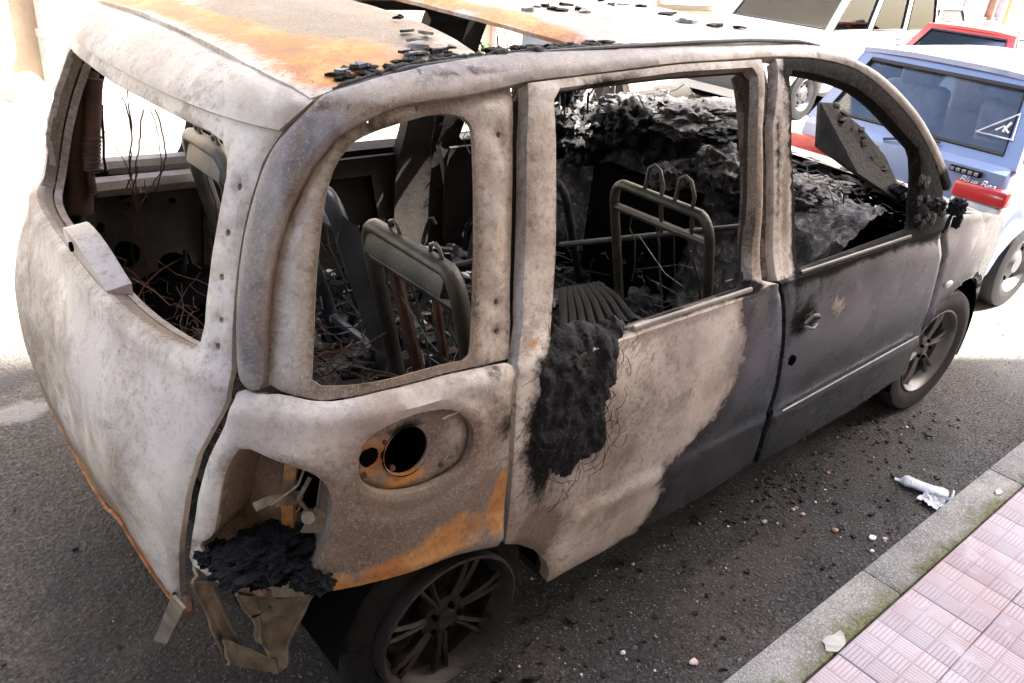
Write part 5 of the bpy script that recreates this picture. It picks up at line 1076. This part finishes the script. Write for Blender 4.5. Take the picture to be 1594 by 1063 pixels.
# ---------------------------------------------------------------- litter by the kerb
a, b_ = Vector(PT['bottle'][0]), Vector(PT['bottle'][1]); ax = (b_-a); Lb = ax.length; ax.normalize()
bt = empty('crushed_bottle', (a+b_)/2 - Vector((0,0,.03)), 'crushed grey plastic bottle lying on the road beside the kerb', 'bottle')
mb = MB(); n_ = 20; vs = []; fs = []; sd = Vector((-ax.y, ax.x, 0)); secs = [(.0,.010),(.05,.011),(.10,.012),(.16,.030),(.22,.036),(.35,.036),(.5,.034),(.7,.036),(.88,.036),(.97,.033),(1.0,.026)]
for t, r in secs:
    c_ = a + ax*(t*Lb)
    for k in range(n_):
        w_ = k/n_*2*math.pi; q_ = Vector((c_.x, c_.y, .003)) + sd*(r*math.cos(w_)) + Vector((0, 0, .42*r*(1+math.sin(w_)))); nn = noise.noise(q_*55); vs.append(q_ + Vector((0, 0, .006*nn if t > .12 else 0)) + sd*.004*nn)
for i in range(len(secs)-1):
    for k in range(n_): fs.append((i*n_+k, i*n_+(k+1)%n_, (i+1)*n_+(k+1)%n_, (i+1)*n_+k))
fs += [tuple(range(n_)), tuple((len(secs)-1)*n_+k for k in range(n_))]
mb.add(vs, fs); mb.build('bottle_shell', plain('dirty_grey_plastic', (.36, .38, .42), .30, 0, .35, 30, .35, 60, .6), bt, 50)
mb = MB(); c_ = b_ - Vector((0, 0, .027)); mb.tube([c_ + sd*(.036*math.cos(w)) + Vector((0,0,.018 + .016*math.sin(w))) + ax*.012 for w in [i/20*2*math.pi for i in range(20)]], .004, 6, closed=True); mb.build('bottle_rim', plain('pale_rim', (.55, .57, .6), .4), bt)
w0 = Vector(PT['wrap'][0]); vs = []; fs = []
for i in range(15):
    for j in range(11): u, v = i/14-.5, j/10-.5; e = 1 - .35*abs(noise.noise(Vector((math.atan2(v,u)*2, 1, 1)))); vs.append((w0.x + u*.115*e, w0.y + v*.085*e, .012 + .028*abs(noise.noise(Vector((u*5, v*5, 3)))) + .012*noise.noise(Vector((u*14, v*14, 1)))))
for i in range(14):
    for j in range(10): a_ = i*11+j; fs.append((a_, a_+1, a_+12, a_+11))
tag(link('wrapper', vs, fs, plain('crumpled_white_film', (.55, .56, .60), .4, 0, .2, 40), None, 25), 'crumpled white wrapper on the road against the crushed bottle', 'wrapper')
names = ['white paper scrap beside the gutter below the wrapper', 'small pinkish chip beside the white paper scrap', 'second pale chip nearest the kerb under the white scrap', 'brown and white shard lowest in the gutter by the kerb', 'pale stone left of the brown and white shard', 'tan pebble in the shade below the front door', 'second tan pebble under the front door', 'flat brown stone chip beside the tan pebbles', 'reddish stone chip furthest up the road by the car', 'pale pebble furthest left below the rear of the front door', 'grey stone lump midway between car and kerb']
for k, (p, lb) in enumerate(zip(PT['bits'], names)):
    col = [(.7,.7,.72), (.6,.5,.45), (.65,.55,.5), (.55,.42,.35), (.4,.4,.4), (.35,.24,.17), (.30,.20,.14), (.28,.17,.11), (.32,.18,.12), (.45,.40,.34), (.2,.2,.2)][k]; r = [.016,.009,.009,.014,.009,.010,.009,.014,.009,.009,.012][k]
    vs, fs = lump((p[0], p[1], r*.3), (r, r*.8, r*(.25 if k == 0 else .6)), k+900, .35, 1.5, 2)
    tag(link('paper_scrap' if k == 0 else 'stone_chip', vs, fs, plain('chip_%s' % 'abcdefghijk'[k], col, .7), None, 30), lb, 'scrap' if k == 0 else 'stone')
for k, (p, lb) in enumerate(zip(PT['leaf'], ('pale dead leaf lying on the kerb stone', 'pink scrap of paper on the mossy kerb joint'))):
    vs = []; r = .035 if k == 0 else .018
    for i in range(12): w = i/12*2*math.pi; q_ = r*(1+.4*noise.noise(Vector((math.cos(w)*1.5+k*5, math.sin(w)*1.5, 2)))); vs.append((p[0]+q_*1.4*math.cos(w), p[1]+q_*.7*math.sin(w), KH + .004 + .004*math.sin(w*3)))
    mb = MB(); mb.plate(vs, .0015); o = mb.build('dead_leaf' if k == 0 else 'paper_scrap', plain('leaf_%s' % 'ab'[k], (.42,.40,.36) if k == 0 else (.6,.42,.42), .7), None, 0); tag(o, lb, 'leaf' if k == 0 else 'scrap')
# ---------------------------------------------------------------- the street around
def wall_mat(name, c0, c1, bump=.3):
    m, nt, b = new_mat(name); n = N(nt); p = n.pos(); f = n.noise(.9, 6, .65, p); g_ = n.noise(20, 5, .65, p)
    col = n.mix(n.ramp(f, [(.35, 0.0), (.65, 1.0)]), c0, c1); col = n.mix(n.ramp(g_, [(.55, 0.0), (.75, .4)]), col, tuple(k*.6 for k in c0))
    nt.links.new(col, b.inputs['Base Color']); b.inputs['Roughness'].default_value = .9; nt.links.new(n.bump(g_, bump, .01), b.inputs['Normal']); return m
M['plaster'] = wall_mat('cream_plaster', (.62, .56, .48), (.74, .69, .62)); M['orange'] = wall_mat('orange_plaster', (.50, .26, .10), (.62, .34, .14)); M['plinth'] = wall_mat('tan_plinth', (.36, .28, .20), (.46, .38, .29))
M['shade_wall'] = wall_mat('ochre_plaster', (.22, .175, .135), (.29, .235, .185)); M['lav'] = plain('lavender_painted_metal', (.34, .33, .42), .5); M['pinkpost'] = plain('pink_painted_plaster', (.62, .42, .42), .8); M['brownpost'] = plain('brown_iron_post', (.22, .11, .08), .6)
def glass_mat(name, tint, refl=.12):
    m = bpy.data.materials.new(name); m.use_nodes = True; nt = m.node_tree; nt.nodes.clear(); o = nt.nodes.new('ShaderNodeOutputMaterial'); mx = nt.nodes.new('ShaderNodeMixShader'); t = nt.nodes.new('ShaderNodeBsdfTransparent'); g_ = nt.nodes.new('ShaderNodeBsdfGlossy'); fr = nt.nodes.new('ShaderNodeFresnel'); fr.inputs[0].default_value = 1.5
    t.inputs[0].default_value = (*tint, 1); g_.inputs['Roughness'].default_value = .03; nt.links.new(fr.outputs[0], mx.inputs[0]); nt.links.new(t.outputs[0], mx.inputs[1]); nt.links.new(g_.outputs[0], mx.inputs[2]); nt.links.new(mx.outputs[0], o.inputs[0]); return m
M['glass'] = glass_mat('car_glass', (.86, .88, .90)); M['winglass'] = plain('window_glass', (.05, .06, .07), .08, 0, .1, 3, 0, 60, .8)
# far pavement
mb = MB(); mb.box((15, 5.87, .05), (150, .64, .14), None, .01); o = mb.build('far_pavement', wall_mat('pale_far_paving', (.42, .40, .37), (.52, .50, .47)), None, 40, kind='structure')
FY = 6.2
fb_ = empty('townhouse', (15, FY, 0), 'sunlit cream townhouse front with orange pilasters across the street', 'building')
MB().box((22, FY + 4, 4.5), (66, 7.9, 9.0)).build('wall', M['plaster'], fb_)
MB().box((22, FY + .02, .45), (66.1, .10, .9), None, .01).build('plinth', M['plinth'], fb_)
for p, w_, key, h_ in zip(PT['pil'], (.14, .45, .55, .16, .14, .2, .35, .30), ('brownpost', 'orange', 'orange', 'lav', 'brownpost', 'lav', 'orange', 'pinkpost'), (3, 8.6, 8.6, 4, 4, 4, 8.6, 3)):
    MB().box((p[0], FY - .03, h_/2 + .05), (w_, .16, h_), None, .012).build('pilaster' if key in ('orange', 'pinkpost') else 'rail_post', M[key], fb_)
    if key == 'orange':
        for k in range(14): pass
for x, w_, z, h_, key in ((3.6, 1.2, 1.2, 2.2, 'lav'), (7.6, 1.5, 1.15, 2.2, 'winglass'), (10.2, 1.1, 1.9, 1.6, 'winglass'), (13.0, 1.2, 1.2, 2.3, 'lav'), (17.0, 1.3, 1.9, 1.6, 'winglass'), (23.5, 1.2, 1.9, 1.6, 'winglass'), (28, 1.2, 1.9, 1.6, 'winglass'), (3.6, 1.2, 5.6, 1.8, 'winglass'), (7.6, 1.2, 5.6, 1.8, 'winglass'), (13, 1.2, 5.6, 1.8, 'winglass'), (20, 1.2, 5.6, 1.8, 'winglass'), (-3, 1.2, 1.9, 1.6, 'winglass'), (-3, 1.2, 5.6, 1.8, 'winglass')):
    MB().box((x, FY - .02, z), (w_+.24, .14, h_+.24), None, .01).build('window_frame', M['plaster'], fb_)
    MB().box((x, FY - .05, z), (w_, .10, h_)).build('window_pane' if key == 'winglass' else 'door_leaf', M[key], fb_)
p = PT['pil'][10]
pp_ = empty('downpipe', (p[0], FY - .10, .10), 'pink drainpipe on the house wall at far left', 'pipe')
MB().tube([(p[0], FY - .10, .60), (p[0], FY - .10, 8)], .055, 14).build('pipe', M['pinkpost'], pp_); MB().tube([(p[0], FY - .10, .12), (p[0], FY - .10, .62)], .07, 14).build('iron_foot', plain('grey_pipe_foot', (.35, .38, .36), .5), pp_)
for z in (.62, 2.4, 4.4): MB().tube([(p[0], FY - .10, z-.03), (p[0], FY - .10, z+.03)], .078, 14).build('collar', M['pinkpost'], pp_)
st = MB(); st.add(*lump((1.18, 5.86, .13), (.17, .15, .22), 5, .12, 1.2, 4)); tag(st.build('guard_stone', plain('pale_guard_stone', (.50, .42, .33), .85, 0, .2, 6, .4), None, 50), 'rounded pale guard stone at the foot of the pink drainpipe', 'stone')
st = MB(); st.box((-.15, 5.75, .16), (1.7, .34, .26), Matrix.Rotation(.06, 3, 'Z'), .05); tag(st.build('stone_step', plain('tan_step_stone', (.42, .33, .25), .85, 0, .25, 4, .4), None, 50), 'long tan stone step against the plinth left of the drainpipe', 'step')
# house on this side, whose shade lies over the wreck
nb = empty('corner_house', (-2, -3.62, 0), 'tall ochre house behind the pavement that shades the wreck', 'building')
XC = 4.33 + .868*5.44 + .0
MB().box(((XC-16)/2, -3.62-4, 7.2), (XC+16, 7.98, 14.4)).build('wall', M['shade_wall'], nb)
MB().box(((XC-16)/2, -3.60, .35), (XC+16, .06, .7), None, .01).build('plinth', M['plinth'], nb)
for fl_ in range(4):
    for k in range(7):
        x = -13 + 3.2*k
        MB().box((x, -3.60, 1.9 + 3.3*fl_), (1.25, .08, 1.75), None, .01).build('window_frame', M['plaster'], nb); MB().box((x, -3.58, 1.9 + 3.3*fl_), (1.0, .08, 1.5)).build('window_pane', M['winglass'], nb)
# ---------------------------------------------------------------- parked cars
def pane_frame(mbf, q, inset, th=.03):
    """quad with a hole; returns the pane corners"""
    q = [Vector(v) for v in q]; c = sum(q, Vector())/4; r = []
    for i in range(4):
        a, b_, d_ = q[i], q[(i+1)%4], q[i-1]; r.append(a + (b_-a).normalized()*inset[i % 2] + (d_-a).normalized()*inset[(i+1) % 2])
    n_ = (q[1]-q[0]).cross(q[3]-q[0]).normalized()*th
    vs = q + r + [v-n_ for v in q] + [v-n_ for v in r]; fs = []
    for i in range(4):
        j = (i+1) % 4; fs += [(i, j, 4+j, 4+i), (8+j, 8+i, 12+i, 12+j), (4+i, 4+j, 12+j, 12+i), (j, i, 8+i, 8+j)]
    mbf.add(vs, fs); return r, n_
def street_car(name, label, loc, yaw, D, paint, rubber, group=None, lampc=(.45, .02, .02)):
    root = empty(name, loc, label, 'car', group, yaw)
    def put(mb, nm, mat, par=root, sm=35, kind=None): o = link(nm, mb.v, mb.f, mat, None, sm, kind=kind); o.parent = par; return o
    Wd, bz, L = D['w']/2, D['belt'], D['len']; rw, fw, wr = D['rear_axle'], D['front_axle'], D['wheel']
    def arch(x): return [(x + (wr+.055)*math.cos(a), wr + (wr+.055)*math.sin(a)) for a in [math.pi - k*math.pi/10 for k in range(11)]]
    low = .20; poly = [(.0, .34), (.04, low)] + [(x, max(z, low)) for x, z in arch(rw)] + [(x, max(z, low)) for x, z in arch(fw)] + [(L-.06, low), (L, .36)] + D['top']
    bm = bmesh.new(); fv = [bm.verts.new((x, -Wd, z)) for x, z in poly]; fa = bm.faces.new(fv); ex = bmesh.ops.extrude_face_region(bm, geom=[fa])
    for v in [g_ for g_ in ex['geom'] if isinstance(g_, bmesh.types.BMVert)]: v.co.y = Wd
    bmesh.ops.recalc_face_normals(bm, faces=bm.faces[:])
    for v in bm.verts:
        e = max(0, 1 - v.co.x/.35)*.06 + max(0, 1-(L-v.co.x)/.6)*.16; v.co.y *= (1-e) * (1 - .05*max(0, (v.co.z-.55)/.4)) * (1 - .05*max(0, (.5-v.co.z)/.3))
    es = [e for e in bm.edges if abs(e.verts[0].co.y - e.verts[1].co.y) < .02 and abs(e.verts[0].co.y) > .3]
    bmesh.ops.bevel(bm, geom=es, offset=.03, segments=3, affect='EDGES', profile=.6)
    bm.verts.index_update(); mb = MB(); mb.add([v.co.copy() for v in bm.verts], [[v.index for v in f.verts] for f in bm.faces]); bm.free(); body = put(mb, 'body', paint)
    # glasshouse
    gb, gt, x0, x1, x2, x3 = D['gb'], D['gt'], *D['gx']; zt = D['h']; zb = bz - .01
    fr = MB(); A_ = lambda x, s, z, w_: Vector((x, s*w_, z))
    rear = [A_(x0, 1, zb, gb), A_(x0, -1, zb, gb), A_(x1, -1, zt-.05, gt), A_(x1, 1, zt-.05, gt)]; wind = [A_(x3, -1, zb, gb), A_(x3, 1, zb, gb), A_(x2, 1, zt-.04, gt), A_(x2, -1, zt-.04, gt)]
    panes = []
    r, n_ = pane_frame(fr, rear, D.get('ri', (.075, .06))); panes.append(('rear_window', r, n_))
    r, n_ = pane_frame(fr, wind, (.06, .06)); panes.append(('windscreen', r, n_))
    for s in (-1, 1):
        n2 = D['nside']; bx = [x0 + (x3-x0)*k/n2 for k in range(n2+1)]; tx = [x1 + (x2-x1)*k/n2 for k in range(n2+1)]
        for k in range(n2):
            q = [A_(bx[k], s, zb, gb), A_(bx[k+1], s, zb, gb), A_(tx[k+1], s, zt-.045, gt), A_(tx[k], s, zt-.045, gt)]
            if s > 0: q = [q[1], q[0], q[3], q[2]]
            r, n_ = pane_frame(fr, q, (.06, .05)); panes.append(('side_window', r, n_))
    put(fr, 'pillar_frame', paint, root, 0)
    for nm, r, n_ in panes:
        mb = MB(); mb.plate([v - n_*.25 for v in r], .006); po = put(mb, nm, M['glass'], root, 0)
        mb = MB(); cc = sum(r, Vector())/4; mb.tube([v + (cc-v).normalized()*.006 + n_*.05 for v in r], .013, 6, closed=True); put(mb, 'seal', rubber, po)
    # roof, slightly crowned
    mb = MB(); vs = []; fs = []; nx_, ny_ = 14, 10
    for i in range(nx_+1):
        for j in range(ny_+1):
            t, u = i/nx_, -1+2*j/ny_; vs.append((x1-.02 + (x2-x1+.04)*t, u*(gt+.012), zt-.05 + .055*(1-abs(u)**3)*(1-(2*t-1)**4*.6)))
    for i in range(nx_):
        for j in range(ny_): a = i*(ny_+1)+j; fs.append((a, a+1, a+ny_+2, a+ny_+1))
    m_ = len(vs); vs += [(x, y, z-.03) for x, y, z in vs]; fs += [tuple(k+m_ for k in f[::-1]) for f in fs]
    edge = [j for j in range(ny_+1)] + [i*(ny_+1)+ny_ for i in range(1, nx_+1)] + [nx_*(ny_+1)+j for j in range(ny_-1, -1, -1)] + [i*(ny_+1) for i in range(nx_-1, 0, -1)]
    fs += [(a, b_, b_+m_, a+m_) for a, b_ in zip(edge, edge[1:]+edge[:1])]
    mb.add(vs, [f[::-1] for f in fs]); put(mb, 'roof', paint)
    # seats
    for x in D['seats']:
        for y in (-.33, .33):
            mb = MB(); mb.box((x, y, bz+.02), (.14, .44, .46), Matrix.Rotation(-.2, 3, 'Y'), .05); mb.box((x-.05, y, bz+.30), (.09, .24, .15), None, .04); put(mb, 'seat', D['trim'], root, 50)
    # lamps, bumpers, wheels
    for s in (-1, 1):
        mb = MB(); mb.box((.03, s*(Wd-.155)*.98, D['lampz']), (.10, .30, .095), None, .02); put(mb, 'tail_lamp', plain('red_lamp_lens', lampc, .2, 0, .1, 5, 0, 60, .5, .6), root)
        mb = MB(); mb.box((.045, s*(Wd-.165)*.98, D['lampz']-.078), (.10, .28, .055), None, .02); put(mb, 'reversing_lamp', plain('clear_lamp_lens', (.55, .55, .56), .2), root)
        mb = MB(); mb.box((L-.08, s*(Wd-.30), .62), (.12, .26, .15), None, .03); put(mb, 'headlamp', plain('head_lamp_lens', (.5, .5, .52), .1), root)
    mb = MB(); mb.box((-.01, 0, .42), (.16, Wd*1.88, .22), None, .04); put(mb, 'bumper', D['bump']); mb = MB(); mb.box((L-.01, 0, .42), (.16, Wd*1.75, .22), None, .04); put(mb, 'bumper', D['bump'])
    for x in (rw, fw):
        for s in (-1, 1):
            w = empty('wheel', (x, s*(Wd-.10), wr), None, None); w.parent = root
            def pw(mb, nm, mat): o = link(nm, mb.v, mb.f, mat, None, 45); o.parent = w
            k = 1 if s < 0 else -1
            mb = MB(); mb.lathe([(wr*.62, .09), (wr*.8, .10), (wr*.98, .08), (wr, .04), (wr, -.05), (wr*.98, -.075), (wr*.8, -.092), (wr*.64, -.08), (wr*.62, -.05)], (0, 0, 0), 'Y', 40, k); pw(mb, 'tyre', M['rubber'])
            mb = MB(); mb.lathe([(wr*.64, -.075), (wr*.62, -.08), (wr*.56, -.055), (wr*.50, -.02), (wr*.46, -.025), (wr*.42, -.045), (wr*.25, -.055), (wr*.20, -.07), (0, -.07)], (0, 0, 0), 'Y', 40, k); pw(mb, 'rim', M['rim_light'])
            mb = MB()
            for q in range(6): a = q/6*6.283; mb.lathe([(0, -.0505), (.022, -.0505), (.022, -.03)], (wr*.34*math.cos(a), 0, wr*.34*math.sin(a)), 'Y', 10, k)
            pw(mb, 'rim_hole', M['black'])
    for x in (rw, fw): 
        mb = MB(); mb.box((x, 0, wr+.02), (.6, Wd*1.6, .5)); put(mb, 'wheel_well', M['black'])
    mb = MB()
    return root, put
rub = M['rubber']; hatch = dict(w=1.44, belt=.90, len=3.65, rear_axle=.55, front_axle=2.92, wheel=.275, top=[(L_, z) for L_, z in [(3.62, .62), (3.5, .76), (2.62, .88), (2.5, .90), (.08, .90), (.03, .86), (0, .62)]], gb=.665, gt=.545, h=1.385, gx=(.07, .36, 1.75, 2.55), nside=2, lampz=.74, seats=(.75, 1.75), trim=plain('grey_blue_trim', (.26, .26, .32), .8), bump=plain('silver_bumper', (.40, .41, .44), .4), ri=(.085, .07))
def carpaint(name, col, metal=.3): return plain(name, col, .28, metal, .04, 3, 0, 60, .5, .7)
sil, put = street_car('silver_hatchback', 'silver-blue hatchback parked ahead of the wreck with a triangle sticker in its rear window', (4.58, 0.12, 0), math.radians(-3), hatch, carpaint('silver_blue_paint', (.185, .23, .36)), rub)
# rear badge, script and sticker of the hatchback
mb = MB(); mb.box((.0, -.44, .835), (.03, .18, .032), None, .006); bd = put(mb, 'badge', M['black'], sil)
mb = MB()
for k in range(5): mb.box((-.016, -.37-.034*k, .835), (.006, .024, .020), None, .002)
put(mb, 'badge_letters', plain('badge_grey', (.2, .2, .21), .4, .6), sil, 35, 'stuff')
cu = bpy.data.curves.new('script', 'FONT'); cu.body = 'Blue Bea'; cu.size = .058; cu.shear = .35; cu.extrude = .002
so = bpy.data.objects.new('script_badge', cu); COL.objects.link(so); dg = bpy.context.evaluated_depsgraph_get(); me = bpy.data.meshes.new_from_object(so.evaluated_get(dg)); bpy.data.objects.remove(so)
so = bpy.data.objects.new('script_badge', me); COL.objects.link(so); me.materials.clear(); me.materials.append(plain('white_script', (.75, .75, .78), .3)); so.parent = sil
so.matrix_local = Matrix.Translation((-.006, -.42, .775)) @ Matrix(((0, 0, -1, 0), (-1, 0, 0, 0), (0, 1, 0, 0), (0, 0, 0, 1)))
x0, x1 = .07, .38; zb, zt = .89, 1.35
def on_glass(y, t): 
    return Vector((x0 + (x1-x0)*t - .012, y, zb + (zt-zb)*t))
mb = MB(); tri = [on_glass(-.36, .30), on_glass(-.56, .30), on_glass(-.52, .58)]
mb.tube(tri, .007, 6, closed=True); mb.tube([on_glass(-.45, .36), on_glass(-.48, .42), on_glass(-.52, .36)], .006, 6); mb.tube([on_glass(-.49, .36), on_glass(-.505, .47)], .008, 6)
put(mb, 'triangle_sticker', plain('white_sticker', (.8, .8, .8), .5), sil, 0, 'stuff')
mb = MB(); mb.tube([on_glass(.10, -.02) + Vector((-.015, 0, 0)), on_glass(-.12, .10) + Vector((-.02, 0, 0)), on_glass(-.22, .10) + Vector((-.02, 0, 0))], .008, 6); put(mb, 'rear_wiper', M['rubber'], sil)
wag = dict(hatch); wag.update(w=1.62, belt=1.0, len=4.0, wheel=.30, h=1.72, gx=(.06, .22, 2.35, 2.95), gb=.75, gt=.66, nside=3, lampz=.85, rear_axle=.75, front_axle=3.2, top=[(3.97, .7), (3.85, .90), (3.05, .99), (2.9, 1.0), (.06, 1.0), (.02, .96), (0, .7)], bump=plain('dark_grey_bumper', (.05, .05, .055), .6), trim=plain('pale_trim', (.4, .4, .4), .8))
white, put = street_car('white_van', 'white boxy van with a green sign on its side parked on the far side', (12.2, 4.1, 0), math.radians(180), wag, carpaint('white_paint', (.72, .72, .72), 0), rub)
mb = MB(); mb.box((.95, .822, .72), (.50, .012, .44), None, .004); sg_ = put(mb, 'sign_panel', plain('pale_green_sign', (.30, .55, .46), .4), white, 0)
mb = MB(); mb.box((.97, .832, .80), (.30, .012, .12), None, .003); mb2 = MB(); mb2.box((.97, .832, .62), (.30, .012, .10), None, .003); put(mb, 'sign_field', plain('white_field', (.8, .8, .8), .5), sg_, 0); put(mb2, 'sign_field', plain('white_field', (.8, .8, .8), .5), sg_, 0)
redd = dict(hatch); redd.update(w=1.44, h=1.27, gb=.64, gt=.50, trim=plain('red_car_trim', (.3, .3, .3), .8), bump=carpaint('red_bumper', (.42, .03, .03), 0))
street_car('red_hatchback', 'red hatchback parked beyond the silver-blue one', (9.9, 2.15, 0), math.radians(0), redd, carpaint('red_paint', (.50, .03, .035), 0), rub)
blk = dict(hatch); blk.update(trim=plain('dark_trim', (.05, .05, .05), .8))
street_car('white_hatchback', 'white small hatchback between the white van and the red car', (13.4, 4.0, 0), math.radians(180), blk, carpaint('white_hatch_paint', (.70, .70, .68), 0), rub)
# a bush against the far wall, seen through the open roof
bush = empty('bush', (5.6, 5.75, .1), 'small green bush growing at the foot of the far wall', 'bush'); mb = MB(); rs = random.Random(6)
for k in range(900):
    d_ = Vector((rs.gauss(0, 1), rs.gauss(0, .6), rs.gauss(0, 1))).normalized()*rs.uniform(.2, 1)**.5; c_ = Vector((5.6, 5.78, .42)) + Vector((d_.x*.45, d_.y*.2, d_.z*.34)); a = Vector((rs.gauss(0,1), rs.gauss(0,1), rs.gauss(0,1))).normalized()*.035; b_ = a.orthogonal().normalized()*.018
    mb.add([c_-a, c_+b_, c_+a, c_-b_], [(0, 1, 2, 3)])
m_, nt_, b2 = new_mat('leaf_green'); n_ = N(nt_); nt_.links.new(n_.ramp(n_.noise(9, 3, .6, n_.pos()), [(.35, (.03, .07, .015)), (.65, (.09, .15, .03))]), b2.inputs['Base Color']); b2.inputs['Roughness'].default_value = .6
mb.build('crown', m_, bush, 0); MB().tube([(5.6, 5.78, .1), (5.58, 5.78, .5)], .02, 6).tube([(5.6, 5.78, .2), (5.72, 5.8, .55)], .012, 6).build('stem', M['brownpost'], bush)
